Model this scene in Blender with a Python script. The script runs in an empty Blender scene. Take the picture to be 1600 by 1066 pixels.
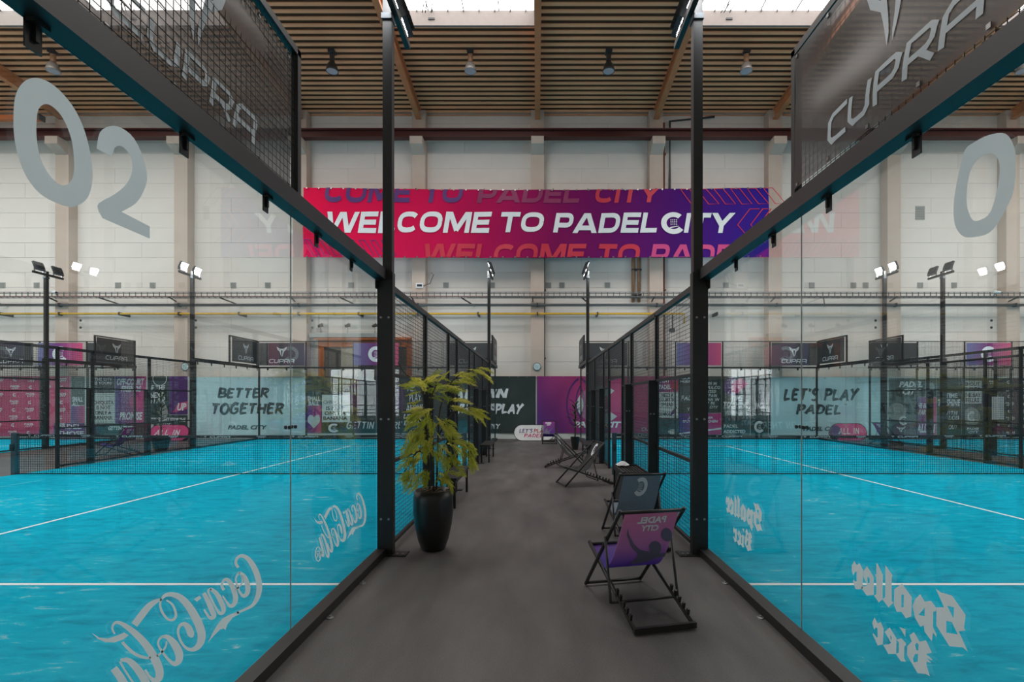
import bpy, bmesh, math, random
from mathutils import Vector, Matrix
random.seed(7)
R = math.radians
sc = bpy.context.scene
col = sc.collection

# ---------------------------------------------------------------- camera (1600x1066 frame)
F, VX, VY, CH = 796.0, 838.0, 624.0, 1.72      # focal length and vanishing point in pixels, eye height
cd = bpy.data.cameras.new('camera'); cam = bpy.data.objects.new('camera', cd); col.objects.link(cam)
cam.location = (0, 0, CH); cam.rotation_euler = (R(90), 0, 0)
cd.sensor_width = 36; cd.lens = F / 1600 * 36
cd.shift_x = (800 - VX) / 1600; cd.shift_y = (VY - 533) / 1600
cd.clip_start = .05; cd.clip_end = 300
sc.camera = cam

# ---------------------------------------------------------------- world, light levels, exposure
SKY = 11.0         # luminance of the translucent roof lights
WIN = 13.0          # daylight in the glazed gates behind the camera
FLOOD = 370.0      # LED floodlight lenses
w = bpy.data.worlds.new('world'); sc.world = w; w.use_nodes = True
w.node_tree.nodes['Background'].inputs[0].default_value = (.75, .85, 1, 1)
w.node_tree.nodes['Background'].inputs[1].default_value = 1.0
vs = sc.view_settings
vs.view_transform = 'Standard'; vs.look = 'None'; vs.gamma = 1; vs.use_curve_mapping = False
vs.exposure = -0.8
sc.cycles.transparent_max_bounces = 40
sc.cycles.max_bounces = 8

def gx(px, z): return (px - VX) * z / F
def gh(py, z): return CH + (VY - py) * z / F

# ---------------------------------------------------------------- materials
M = {}
def srgb(r, g, b):
    f = lambda c: (c / 255 / 12.92) if c / 255 <= .04045 else ((c / 255 + .055) / 1.055) ** 2.4
    return (f(r), f(g), f(b), 1)
def nodes(name):
    m = bpy.data.materials.new(name); m.use_nodes = True
    nt = m.node_tree; M[name] = m
    return m, nt, nt.nodes['Principled BSDF'], nt.nodes.new, nt.links.new
def plain(name, c, rough=.6, metal=0., var=.06, scale=6., bump=0., spec=.5):
    m, nt, p, N, L = nodes(name)
    p.inputs['Roughness'].default_value = rough; p.inputs['Metallic'].default_value = metal
    p.inputs['Specular IOR Level'].default_value = spec
    tc = N('ShaderNodeTexCoord'); ns = N('ShaderNodeTexNoise'); ns.inputs['Scale'].default_value = scale
    ns.inputs['Detail'].default_value = 4
    L(tc.outputs['Object'], ns.inputs['Vector'])
    mr = N('ShaderNodeMapRange'); mr.inputs[1].default_value = .25; mr.inputs[2].default_value = .75
    mr.inputs[3].default_value = 1 - var; mr.inputs[4].default_value = 1 + var
    L(ns.outputs['Fac'], mr.inputs[0])
    vm = N('ShaderNodeVectorMath'); vm.operation = 'SCALE'; vm.inputs[0].default_value = c[:3]
    L(mr.outputs[0], vm.inputs['Scale']); L(vm.outputs[0], p.inputs['Base Color'])
    if bump:
        b = N('ShaderNodeBump'); b.inputs['Strength'].default_value = bump; b.inputs['Distance'].default_value = .02
        L(ns.outputs['Fac'], b.inputs['Height']); L(b.outputs[0], p.inputs['Normal'])
    return m
def ramp_mat(name, stops, axis=0, rough=.55, diag=0., space='Generated'):
    m, nt, p, N, L = nodes(name)
    p.inputs['Roughness'].default_value = rough
    tc = N('ShaderNodeTexCoord'); sp = N('ShaderNodeSeparateXYZ'); L(tc.outputs[space], sp.inputs[0])
    src = sp.outputs[axis]
    p.inputs['Specular IOR Level'].default_value = .25
    if diag:
        ma = N('ShaderNodeMath'); ma.operation = 'MULTIPLY_ADD'; ma.inputs[1].default_value = diag
        L(sp.outputs[2], ma.inputs[0]); L(src, ma.inputs[2]); src = ma.outputs[0]
    cr = N('ShaderNodeValToRGB'); L(src, cr.inputs[0])
    e = cr.color_ramp.elements
    while len(e) < len(stops): e.new(.5)
    for el, (t, c) in zip(e, stops): el.position = t; el.color = c
    L(cr.outputs[0], p.inputs['Base Color'])
    return m
def emit(name, c, s):
    m = bpy.data.materials.new(name); m.use_nodes = True; nt = m.node_tree; M[name] = m
    nt.nodes.remove(nt.nodes['Principled BSDF'])
    e = nt.nodes.new('ShaderNodeEmission'); e.inputs[0].default_value = c; e.inputs[1].default_value = s
    nt.links.new(e.outputs[0], nt.nodes['Material Output'].inputs[0])
    return m
def glass(name, tint):
    m = bpy.data.materials.new(name); m.use_nodes = True; nt = m.node_tree; M[name] = m
    nt.nodes.remove(nt.nodes['Principled BSDF']); N = nt.nodes.new; L = nt.links.new
    g = N('ShaderNodeNewGeometry'); mr = N('ShaderNodeMapRange')
    mr.inputs[3].default_value = 1.5; mr.inputs[4].default_value = 1 / 1.5
    L(g.outputs['Backfacing'], mr.inputs[0])
    fr = N('ShaderNodeFresnel'); L(mr.outputs[0], fr.inputs['IOR'])
    t = N('ShaderNodeBsdfTransparent'); t.inputs[0].default_value = tint
    gl = N('ShaderNodeBsdfGlossy'); gl.inputs['Roughness'].default_value = 0; gl.inputs[0].default_value = (1, 1, 1, 1)
    mx = N('ShaderNodeMixShader'); L(fr.outputs[0], mx.inputs[0]); L(t.outputs[0], mx.inputs[1]); L(gl.outputs[0], mx.inputs[2])
    L(mx.outputs[0], nt.nodes['Material Output'].inputs[0])
    return m

def sheer(name):                      # woven mesh sheet: a little see-through
    m = M[name]; nt = m.node_tree; p = nt.nodes['Principled BSDF']; t = nt.nodes.new('ShaderNodeBsdfTransparent'); mx = nt.nodes.new('ShaderNodeMixShader')
    mx.inputs[0].default_value = .24; nt.links.new(p.outputs[0], mx.inputs[1]); nt.links.new(t.outputs[0], mx.inputs[2])
    nt.links.new(mx.outputs[0], nt.nodes['Material Output'].inputs[0])
glass('pane_glass', (.965, .985, .98, 1))
emit('skylight_sheet', (1, .965, .93, 1), SKY)
emit('gate_daylight', (.92, .97, 1, 1), WIN)
emit('flood_lens', (.95, .98, 1, 1), FLOOD)
plain('black_steel', srgb(30, 29, 29), .45, 0, .1, 3)
plain('wire', srgb(26, 27, 27), .5, 0, .05)
plain('grey_steel', srgb(70, 74, 78), .4, .3, .1, 4)
plain('galvanised', srgb(140, 140, 138), .4, .6, .1, 6)
plain('bolt_metal', srgb(150, 150, 150), .3, .9, .05)
plain('wall_paint', srgb(222, 217, 211), .8, 0, .05, 1.2)
plain('block_paint', srgb(226, 221, 215), .8, 0, .035, .9, .15)
plain('pilaster_paint', srgb(196, 180, 168), .8, 0, .06, 1.5)
plain('roof_deck', srgb(236, 168, 124), .6, 0, .14, .6)
plain('roof_groove_shade', srgb(104, 72, 52), .85, 0, .14, .6)  # dark brown puts the shade between the roof slats into colour
plain('timber_beam', srgb(192, 124, 82), .6, 0, .14, 2)
plain('crane_red', srgb(76, 30, 27), .55, 0, .15, 1)
plain('kerb_white', srgb(128, 120, 116), .6, 0, .05)
plain('dark_pipe', srgb(58, 58, 60), .5)
plain('pipe_grey', srgb(104, 106, 108), .5, .2)
plain('yellow_pipe', srgb(206, 162, 40), .5)
plain('copper_pipe', srgb(150, 112, 84), .5)
plain('brick_red_pipe', srgb(112, 62, 48), .6)
plain('cable_red', srgb(150, 66, 48), .6)
plain('gate_orange', srgb(188, 98, 40), .6, 0, .15, 3)
plain('gate_dark', srgb(70, 66, 60), .35, 0, .1, 2)
plain('gate_beige', srgb(176, 168, 150), .4, 0, .1, 1)
plain('pot_black', srgb(24, 23, 23), .4, 0, .1)
plain('soil', srgb(88, 78, 66), .95, 0, .4, 40, .6)
plain('stem', srgb(62, 50, 34), .8, 0, .2, 20)
plain('leaf_a', srgb(206, 206, 80), .55, 0, .22, 9)
plain('leaf_b', srgb(168, 176, 64), .55, 0, .22, 9)
plain('leaf_c', srgb(230, 222, 116), .55, 0, .2, 9)
plain('leaf_dark', srgb(54, 76, 46), .5, 0, .25, 8)
plain('white_print', srgb(226, 230, 234), .6, 0, .03)
plain('grey_print', srgb(196, 200, 202), .6, 0, .03)
plain('frost_print', srgb(228, 230, 230), .7, 0, .02)
plain('black_print', srgb(40, 44, 48), .6, 0, .05)
plain('teal_print', srgb(46, 66, 72), .6, 0, .05)
plain('dark_green', srgb(42, 56, 54), .6, 0, .1, 1)
plain('slate_green', srgb(60, 82, 84), .6, 0, .15, 1)
plain('pale_aqua', srgb(188, 222, 230), .65, 0, .04, .8)
plain('light_sheet', srgb(204, 212, 210), .65, 0, .05, 2)
plain('charcoal_sheet', srgb(72, 66, 64), .38, 0, .1, 2)
sheer('charcoal_sheet')
plain('charcoal_flat', srgb(64, 64, 66), .5, 0, .08, 2)
plain('pink_sheet', srgb(204, 58, 110), .55, 0, .1, 1)
plain('magenta_print', srgb(206, 66, 128), .55, 0, .05)
plain('red_print', srgb(196, 36, 62), .55, 0, .05)
plain('plum_print', srgb(132, 30, 84), .6, 0, .05)
plain('purple_print', srgb(84, 36, 110), .55, 0, .06)
plain('blue_print', srgb(58, 66, 134), .55, 0, .06)
plain('slate_fabric', srgb(138, 152, 166), .8, 0, .06, 30)
plain('black_fabric', srgb(40, 40, 42), .8, 0, .06, 30)
plain('shadow_print', srgb(104, 100, 126), .8, 0, .05)
plain('net_cord', srgb(22, 30, 34), .7)
plain('net_band', srgb(34, 40, 42), .6)
plain('line_white', srgb(232, 238, 240), .8, 0, .03)
plain('court_post_blue', srgb(52, 74, 84), .5)
plain('lamp_bell', srgb(148, 142, 138), .35, .4, .1)
plain('lamp_dark', srgb(74, 70, 68), .4, .3, .1)
plain('lamp_glass', srgb(168, 168, 178), .2)
plain('clock_face', srgb(196, 220, 224), .4)
plain('vent_grey', srgb(150, 156, 154), .6)
plain('paper', srgb(222, 224, 226), .8)
P1, P2, P3, P4 = srgb(206, 44, 88), srgb(150, 36, 96), srgb(98, 30, 100), srgb(58, 46, 126)
ramp_mat('welcome_sheet', [(0, srgb(236, 4, 72)), (.28, srgb(198, 6, 74)), (.55, srgb(122, 4, 82)), (.8, srgb(72, 8, 106)), (1, srgb(42, 22, 142))], 0, .85)
ramp_mat('purple_to_pink', [(0, srgb(70, 56, 130)), (.25, srgb(118, 50, 120)), (.6, srgb(176, 62, 120)), (1, srgb(188, 70, 116))], 0, .5, .35)
ramp_mat('pink_to_purple', [(0, srgb(86, 66, 140)), (.5, srgb(160, 66, 132)), (1, srgb(206, 70, 130))], 0, .5, -.1)
ramp_mat('logo_gradient', [(0, srgb(110, 116, 160)), (.45, srgb(116, 60, 120)), (1, srgb(204, 84, 120))], 0, .5)
ramp_mat('chair_pink', [(0, srgb(92, 80, 180)), (.2, srgb(150, 112, 190)), (.45, srgb(188, 140, 188)), (1, srgb(206, 146, 178))], 2, .75)
ramp_mat('chair_violet', [(0, srgb(84, 70, 160)), (1, srgb(168, 72, 160))], 2, .75)

def translucent(name, k):             # thin cloth, leaf or vinyl that lets light through
    nt = M[name].node_tree; p = nt.nodes['Principled BSDF']; t = nt.nodes.new('ShaderNodeBsdfTranslucent'); mx = nt.nodes.new('ShaderNodeMixShader')
    mx.inputs[0].default_value = k; src = p.inputs['Base Color'].links[0].from_socket
    nt.links.new(src, t.inputs[0]); nt.links.new(p.outputs[0], mx.inputs[1]); nt.links.new(t.outputs[0], mx.inputs[2])
    nt.links.new(mx.outputs[0], nt.nodes['Material Output'].inputs[0])
for n_, k_ in (('frost_print', .55), ('chair_pink', .45), ('chair_violet', .4), ('slate_fabric', .3), ('leaf_a', .5), ('leaf_b', .45), ('leaf_c', .5)): translucent(n_, k_)

def floor_mat():
    m, nt, p, N, L = nodes('carpet')
    p.inputs['Roughness'].default_value = .5; p.inputs['Specular IOR Level'].default_value = .5
    tc = N('ShaderNodeTexCoord')
    mp = N('ShaderNodeMapping'); mp.inputs['Scale'].default_value = (1.2, .35, 1); L(tc.outputs['Object'], mp.inputs[0])
    a = N('ShaderNodeTexNoise'); a.inputs['Scale'].default_value = 2.2; a.inputs['Detail'].default_value = 6; L(mp.outputs[0], a.inputs[0])
    b = N('ShaderNodeTexNoise'); b.inputs['Scale'].default_value = 90; b.inputs['Detail'].default_value = 3; L(tc.outputs['Object'], b.inputs[0])
    ad = N('ShaderNodeMath'); ad.operation = 'MULTIPLY_ADD'; ad.inputs[1].default_value = .55
    L(b.outputs['Fac'], ad.inputs[0]); L(a.outputs['Fac'], ad.inputs[2])
    cr = N('ShaderNodeValToRGB'); L(ad.outputs[0], cr.inputs[0])
    cr.color_ramp.elements[0].position = .45; cr.color_ramp.elements[0].color = srgb(54, 52, 52)
    cr.color_ramp.elements[1].position = 1.1; cr.color_ramp.elements[1].color = srgb(96, 93, 92)
    L(cr.outputs[0], p.inputs['Base Color'])
    bp = N('ShaderNodeBump'); bp.inputs['Strength'].default_value = .5; bp.inputs['Distance'].default_value = .004
    L(b.outputs['Fac'], bp.inputs['Height']); L(bp.outputs[0], p.inputs['Normal'])
def turf_mat():
    m, nt, p, N, L = nodes('turf')
    p.inputs['Roughness'].default_value = .9; p.inputs['Specular IOR Level'].default_value = .05
    tc = N('ShaderNodeTexCoord')
    mp = N('ShaderNodeMapping'); mp.inputs['Scale'].default_value = (.8, 2.4, 1); L(tc.outputs['Object'], mp.inputs[0])
    a = N('ShaderNodeTexNoise'); a.inputs['Scale'].default_value = 3.4; a.inputs['Detail'].default_value = 9; a.inputs['Roughness'].default_value = .72
    a.inputs['Distortion'].default_value = .6
    L(mp.outputs[0], a.inputs[0])
    big = N('ShaderNodeTexNoise'); big.inputs['Scale'].default_value = .45; big.inputs['Detail'].default_value = 2; L(tc.outputs['Object'], big.inputs[0])
    mu = N('ShaderNodeMath'); mu.operation = 'MULTIPLY_ADD'; mu.inputs[1].default_value = .28; L(big.outputs['Fac'], mu.inputs[0]); L(a.outputs['Fac'], mu.inputs[2])
    cr = N('ShaderNodeValToRGB'); L(mu.outputs[0], cr.inputs[0]); e = cr.color_ramp.elements
    e[0].position = .45; e[0].color = srgb(0, 140, 168)
    e[1].position = .88; e[1].color = srgb(186, 214, 218)
    x = e.new(.62); x.color = srgb(0, 166, 198)
    x = e.new(.75); x.color = srgb(4, 176, 204)
    L(cr.outputs[0], p.inputs['Base Color'])
    f = N('ShaderNodeTexNoise'); f.inputs['Scale'].default_value = 160; L(tc.outputs['Object'], f.inputs[0])
    bp = N('ShaderNodeBump'); bp.inputs['Strength'].default_value = .4; bp.inputs['Distance'].default_value = .006
    L(f.outputs['Fac'], bp.inputs['Height']); L(bp.outputs[0], p.inputs['Normal'])
floor_mat(); turf_mat()

# ---------------------------------------------------------------- mesh helpers
ORG = {}       # world location of empties while building
def tag(o, label=None, cat=None, group=None, kind=None):
    if label: o['label'] = label
    if cat: o['category'] = cat
    if group: o['group'] = group
    if kind: o['kind'] = kind
    return o
def empty(name, loc=(0, 0, 0), label=None, cat=None, group=None, kind=None):
    o = bpy.data.objects.new(name, None); col.objects.link(o); o.location = loc; o.empty_display_size = .1
    ORG[o.name] = Vector(loc)
    return tag(o, label, cat, group, kind)
class MB:
    def __init__(s): s.v = []; s.f = []
    def box(s, x0, x1, y0, y1, z0, z1):
        x0, x1 = min(x0, x1), max(x0, x1); y0, y1 = min(y0, y1), max(y0, y1); z0, z1 = min(z0, z1), max(z0, z1)
        n = len(s.v)
        s.v += [(x0,y0,z0),(x1,y0,z0),(x1,y1,z0),(x0,y1,z0),(x0,y0,z1),(x1,y0,z1),(x1,y1,z1),(x0,y1,z1)]
        s.f += [tuple(n + i for i in q) for q in ((0,3,2,1),(4,5,6,7),(0,1,5,4),(1,2,6,5),(2,3,7,6),(3,0,4,7))]
        return s
    def bar(s, p, q, w, h, up=(0, 0, 1)):
        p, q = Vector(p), Vector(q); d = (q - p).normalized(); a = d.cross(Vector(up))
        if a.length < 1e-4: a = d.cross(Vector((1, 0, 0)))
        a.normalize(); b = a.cross(d).normalized(); n = len(s.v)
        for c in (p, q):
            for i, j in ((-1,-1),(1,-1),(1,1),(-1,1)): s.v.append(tuple(c + a*(i*w/2) + b*(j*h/2)))
        s.f += [tuple(n + i for i in q_) for q_ in ((3,2,1,0),(4,5,6,7),(0,1,5,4),(1,2,6,5),(2,3,7,6),(3,0,4,7))]
        return s
    def tube(s, pts, r, n=8, caps=True):
        pts = [Vector(p) for p in pts]; rs = r if isinstance(r, (list, tuple)) else [r]*len(pts); base = len(s.v)
        for i, p in enumerate(pts):
            d = (pts[min(i+1, len(pts)-1)] - pts[max(i-1, 0)]).normalized()
            a = d.cross(Vector((0, 0, 1)))
            if a.length < .05: a = d.cross(Vector((1, 0, 0)))
            a.normalize(); b = a.cross(d)
            for k in range(n):
                t = 2*math.pi*(k+.5)/n; s.v.append(tuple(p + (a*math.cos(t) + b*math.sin(t))*rs[i]))
        for i in range(len(pts)-1):
            for k in range(n):
                s.f.append((base+i*n+k, base+i*n+(k+1) % n, base+(i+1)*n+(k+1) % n, base+(i+1)*n+k))
        if caps:
            s.f.append(tuple(base+k for k in reversed(range(n)))); m = base+(len(pts)-1)*n
            s.f.append(tuple(m+k for k in range(n)))
        return s
    def lathe(s, prof, c=(0, 0, 0), n=24):
        base = len(s.v)
        for r, z in prof:
            for k in range(n):
                t = 2*math.pi*k/n; s.v.append((c[0]+r*math.cos(t), c[1]+r*math.sin(t), c[2]+z))
        for i in range(len(prof)-1):
            for k in range(n):
                s.f.append((base+i*n+k, base+i*n+(k+1) % n, base+(i+1)*n+(k+1) % n, base+(i+1)*n+k))
        s.f.append(tuple(base+k for k in reversed(range(n)))); m = base+(len(prof)-1)*n
        s.f.append(tuple(m+k for k in range(n)))
        return s
    def wire(s, p, q, r):
        p, q = Vector(p), Vector(q); d = (q-p).normalized(); a = d.cross(Vector((.3, .5, .81))).normalized(); b = a.cross(d); n = len(s.v)
        for c in (p, q):
            for i in range(3):
                t = 2*math.pi*i/3; s.v.append(tuple(c + (a*math.cos(t)+b*math.sin(t))*r))
        s.f += [(n, n+1, n+4, n+3), (n+1, n+2, n+5, n+4), (n+2, n, n+3, n+5)]
        return s
    def grid(s, p0, du, dv, U, V, step, r):
        p0, du, dv = Vector(p0), Vector(du), Vector(dv)
        nu, nv = max(1, round(U/step)), max(1, round(V/step))
        for i in range(nu+1): s.wire(p0+du*(U*i/nu), p0+du*(U*i/nu)+dv*V, r)
        for j in range(nv+1): s.wire(p0+dv*(V*j/nv), p0+dv*(V*j/nv)+du*U, r)
        return s
    def add(s, vs_, fs_):
        n = len(s.v); s.v += [tuple(v) for v in vs_]; s.f += [tuple(n+i for i in f) for f in fs_]; return s
    def build(s, name, mat, parent=None, label=None, cat=None, group=None, kind=None, smooth=False):
        me = bpy.data.meshes.new(name); o0 = Vector((0, 0, 0))
        if parent is not None: o0 = ORG.get(parent.name, o0)
        me.from_pydata([(v[0]-o0[0], v[1]-o0[1], v[2]-o0[2]) for v in s.v], [], s.f); me.update()
        if mat: me.materials.append(M[mat])
        if smooth:
            for p in me.polygons: p.use_smooth = True
        o = bpy.data.objects.new(name, me); col.objects.link(o)
        if parent is not None: o.parent = parent; ORG[o.name] = o0
        return tag(o, label, cat, group, kind)
def share(o, name, parent, loc=(0, 0, 0), rot=(0, 0, 0), scale=(1, 1, 1)):
    c = bpy.data.objects.new(name, o if isinstance(o, bpy.types.Mesh) else o.data); col.objects.link(c)
    c.parent = parent; c.location = Vector(loc) - (ORG.get(parent.name, Vector()) if parent else Vector())
    c.rotation_euler = rot; c.scale = scale
    return c
def copy_tree(o, parent=None):
    c = o.copy(); col.objects.link(c)
    if parent is not None: c.parent = parent
    for ch in list(o.children): copy_tree(ch, c)
    return c
def B(name, mat, parent, *bx, **k):
    m = MB()
    for b in bx: m.box(*b)
    return m.build(name, mat, parent, **k)

# ---------------------------------------------------------------- flat print helpers (2-D shapes set on a surface)
_tc = {}
def text2d(body, shear=0., bold=0., space=1., line=1., res=2):
    k = (body, shear, bold, space, line, res)
    if k in _tc: return _tc[k]
    cu = bpy.data.curves.new('t', 'FONT'); cu.body = body; cu.align_x = 'CENTER'; cu.shear = shear; cu.offset = bold
    cu.space_character = space; cu.space_line = line; cu.resolution_u = res
    o = bpy.data.objects.new('t', cu); me = bpy.data.meshes.new_from_object(o)
    v = [(p.co.x, p.co.y) for p in me.vertices]; f = [tuple(p.vertices) for p in me.polygons]
    bpy.data.objects.remove(o); bpy.data.meshes.remove(me); bpy.data.curves.remove(cu)
    x0, x1 = min(p[0] for p in v), max(p[0] for p in v); y0, y1 = min(p[1] for p in v), max(p[1] for p in v)
    v = [((p[0]-x0)/(x1-x0), (p[1]-y0)/(y1-y0)) for p in v]
    _tc[k] = (v, f); return _tc[k]
def fill2d(loops):
    cu = bpy.data.curves.new('s', 'CURVE'); cu.dimensions = '2D'; cu.fill_mode = 'BOTH'
    for lp in loops:
        sp = cu.splines.new('POLY'); sp.points.add(len(lp)-1)
        for p, q in zip(sp.points, lp): p.co = (q[0], q[1], 0, 1)
        sp.use_cyclic_u = True
    o = bpy.data.objects.new('s', cu); me = bpy.data.meshes.new_from_object(o)
    v = [(p.co.x, p.co.y) for p in me.vertices]; f = [tuple(p.vertices) for p in me.polygons]
    bpy.data.objects.remove(o); bpy.data.meshes.remove(me); bpy.data.curves.remove(cu)
    return v, f
def catmull(pts, n=5):
    out = []
    for i in range(len(pts)-1):
        p = [pts[max(i-1, 0)], pts[i], pts[i+1], pts[min(i+2, len(pts)-1)]]
        for k in range(n):
            t = k/n
            out.append(tuple(.5*((2*b)+(c-a)*t+(2*a-5*b+4*c-d)*t*t+(3*b-a-3*c+d)*t**3) for a, b, c, d in zip(*p)))
    out.append(tuple(pts[-1])); return out
def ribbon(pts):                      # [(x, y, width)] -> strip
    v = []; f = []
    for i, p in enumerate(pts):
        a, b = pts[max(i-1, 0)], pts[min(i+1, len(pts)-1)]
        dx, dy = b[0]-a[0], b[1]-a[1]; l = math.hypot(dx, dy) or 1; w_ = p[2]/2
        nx, ny = -dy/l*w_, dx/l*w_
        if 0 < i < len(pts)-1:        # mitre
            d0 = math.hypot(p[0]-a[0], p[1]-a[1]) or 1; e = ((p[0]-a[0])/d0*dx + (p[1]-a[1])/d0*dy)/l
            k = min(1.8, 1/max(.5, e)); nx *= k; ny *= k
        v += [(p[0]+nx, p[1]+ny), (p[0]-nx, p[1]-ny)]
        if i: n = 2*i; f.append((n-2, n-1, n+1, n))
    return v, f
def merge2d(parts):
    v = []; f = []
    for a, b in parts:
        n = len(v); v += list(a); f += [tuple(n+i for i in q) for q in b]
    return v, f
def fit(g, cx, cy, w_, h_):           # unit geometry to a box about (cx, cy)
    return [(cx+(p[0]-.5)*w_, cy+(p[1]-.5)*h_) for p in g[0]], g[1]
def densify(pts, n):
    out = []
    for a, b in zip(pts, pts[1:]):
        for k in range(n): out.append(tuple(x+(y-x)*k/n for x, y in zip(a, b)))
    out.append(pts[-1]); return out
WORDMARK = [[(.95,1),(.2,1),(.03,.82),(0,.2),(.14,0),(.86,0)], [(1.15,1),(1.07,.2),(1.22,0),(1.72,0),(1.9,.16),(2.0,1)],
    [(2.22,-.1),(2.3,1),(2.95,1),(3.1,.86),(3.05,.52),(2.9,.38),(2.3,.38)], [(3.32,-.1),(3.4,1),(4.05,1),(4.2,.86),(4.15,.52),(4.0,.38),(3.4,.38)], [(3.8,.38),(4.2,-.1)],
    [(4.45,-.1),(4.5,.82),(4.68,1),(5.3,1),(5.42,.85),(5.45,-.1)], [(4.5,.36),(5.42,.36)]]
def wordmark2d(dense=1):
    parts = []
    for st in WORDMARK:
        st = [((x+.12*y)/5.6, y, .2) for x, y in st]
        if dense > 1: st = densify(st, dense)
        # width handled in a square space: letters are about 6 times wider than tall
        v, f = ribbon([(x*6.2, y, .2) for x, y, w_ in st]); parts.append(([(x/6.2, y) for x, y in v], f))
    return merge2d(parts)
def emblem2d():
    h = [(-.5,.5),(-.12,.27),(0,.30)]
    outer = h + [(.12,.27),(.5,.5),(.40,.2),(.2,.02),(.045,-.5),(.03,-.36),(.09,.12),(0,.17),(-.09,.12),(-.03,-.36),(-.045,-.5),(-.2,.02),(-.40,.2)]
    g = fill2d([outer, [(-.36,.33),(-.17,.22),(-.2,.16)], [(.36,.33),(.2,.16),(.17,.22)]])
    return [(x+.5, y+.5) for x, y in g[0]], g[1]
def arcs(cx, cy, r0, r1, a0, a1, n=20):
    v = []; f = []
    for i in range(n+1):
        t = R(a0+(a1-a0)*i/n)
        v += [(cx+r0*math.cos(t), cy+r0*math.sin(t)), (cx+r1*math.cos(t), cy+r1*math.sin(t))]
        if i: k = 2*i; f.append((k-2, k-1, k+1, k))
    return v, f
def racket2d():                       # ring open on one side round a dotted ball
    parts = [arcs(.5, .5, .28, .5, 48, 322, 30)]
    for i in range(4):
        for j in range(4):
            x, y = .40+i*.075, .42+j*.075
            if (x-.51)**2+(y-.53)**2 < .03:
                parts.append(([(x-.026,y),(x,y-.026),(x+.026,y),(x,y+.026)], [(0,1,2,3)]))
    parts.append(ribbon([(.22,.2,.02),(.4,.3,.05),(.7,.36,.03)]))
    return merge2d(parts)
BR = {  # brush capitals: strokes in a unit cell, (width of the cell, strokes)
 'A': (.8, [[(.02,0),(.45,1)],[(.42,1),(.75,-.05)],[(.1,.32),(.72,.36)]]), 'B': (.7, [[(.12,1),(.06,0)],[(.02,.98),(.55,.9),(.55,.6),(.12,.52)],[(.12,.52),(.68,.4),(.6,.1),(.0,.02)]]),
 'C': (.7, [[(.65,.88),(.35,1),(.05,.6),(.1,.12),(.4,0),(.68,.15)]]), 'D': (.7, [[(.14,.98),(.08,0)],[(.0,.97),(.5,.85),(.66,.5),(.5,.12),(.02,.03)]]),
 'E': (.62, [[(.1,.98),(.06,.02)],[(.05,.98),(.62,.95)],[(.08,.52),(.52,.54)],[(.04,.03),(.6,.06)]]), 'F': (.62, [[(.1,.98),(.06,.0)],[(.05,.98),(.62,.95)],[(.08,.52),(.5,.54)]]),
 'G': (.74, [[(.66,.9),(.35,1),(.05,.6),(.08,.15),(.4,0),(.66,.2),(.66,.45)],[(.36,.46),(.74,.48)]]), 'H': (.74, [[(.1,1),(.06,0)],[(.66,1),(.64,-.04)],[(.04,.46),(.72,.54)]]),
 'I': (.22, [[(.12,1),(.08,0)]]), 'L': (.6, [[(.12,1),(.06,.04)],[(.02,.04),(.6,.1)]]), 'M': (.9, [[(.06,0),(.14,1)],[(.14,1),(.45,.3)],[(.45,.3),(.78,1)],[(.78,1),(.82,0)]]),
 'N': (.76, [[(.06,0),(.12,1)],[(.1,1),(.62,.02)],[(.62,0),(.68,1.05)]]), 'O': (.76, [[(.4,1),(.1,.8),(.05,.35),(.3,0),(.6,.12),(.7,.6),(.5,.96),(.36,1)]]),
 'P': (.66, [[(.14,1),(.08,-.06)],[(.0,.96),(.55,.92),(.62,.66),(.4,.46),(.08,.42)]]), 'R': (.72, [[(.14,1),(.08,0)],[(.0,.96),(.55,.92),(.6,.66),(.36,.48),(.08,.44)],[(.3,.46),(.72,-.06)]]),
 'S': (.64, [[(.6,.9),(.3,1),(.08,.78),(.3,.54),(.54,.36),(.46,.06),(.2,.0),(.02,.1)]]), 'T': (.7, [[(.0,.95),(.7,.98)],[(.36,.97),(.3,-.02)]]),
 'U': (.7, [[(.08,1),(.06,.3),(.3,0),(.58,.2),(.64,1)]]), 'W': (1.0, [[(.04,1),(.24,0)],[(.24,0),(.5,.8)],[(.5,.8),(.7,0)],[(.7,0),(1.0,1.05)]]), 'Y': (.74, [[(.04,1),(.34,.5)],[(.74,1.04),(.34,.5),(.16,-.06)]]),
 "'": (.16, [[(.1,1.05),(.04,.78)]]), ' ': (.38, [])}
def brush2d(body, wt=.19, slant=.16):
    rows = body.split('\n'); parts = []; rnd = random.Random(hash(body) % 1000 if False else len(body))
    for r_, row in enumerate(rows):
        W = sum(BR[c][0]+.16 for c in row)-.16; x = -W/2; y0 = -r_*1.22
        for ch in row:
            cw, sts = BR[ch]; dy = rnd.uniform(-.04, .04)
            for st in sts:
                if len(st) > 2: st = catmull([(p[0], p[1]) for p in st], 4)
                else: st = densify(st, 3)
                k = len(st)-1
                pts = [(x+p[0]+slant*p[1], y0+dy+p[1], wt*(1.1-.45*i/k)*rnd.uniform(.93, 1.07)) for i, p in enumerate(st)]
                parts.append(ribbon(pts))
            x += cw+.16
    v, f = merge2d(parts)
    x0, x1 = min(p[0] for p in v), max(p[0] for p in v); y0, y1 = min(p[1] for p in v), max(p[1] for p in v)
    return [((p[0]-x0)/(x1-x0), (p[1]-y0)/(y1-y0)) for p in v], f
def set_on(g, o, ux, uy, disp=None):   # 2-D geometry (metres) onto a plane in space
    o, ux, uy = Vector(o), Vector(ux), Vector(uy); n = ux.cross(uy)
    return MB().add([o+ux*p[0]+uy*p[1]+(n*disp(p[0], p[1]) if disp else Vector()) for p in g[0]], g[1])

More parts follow.
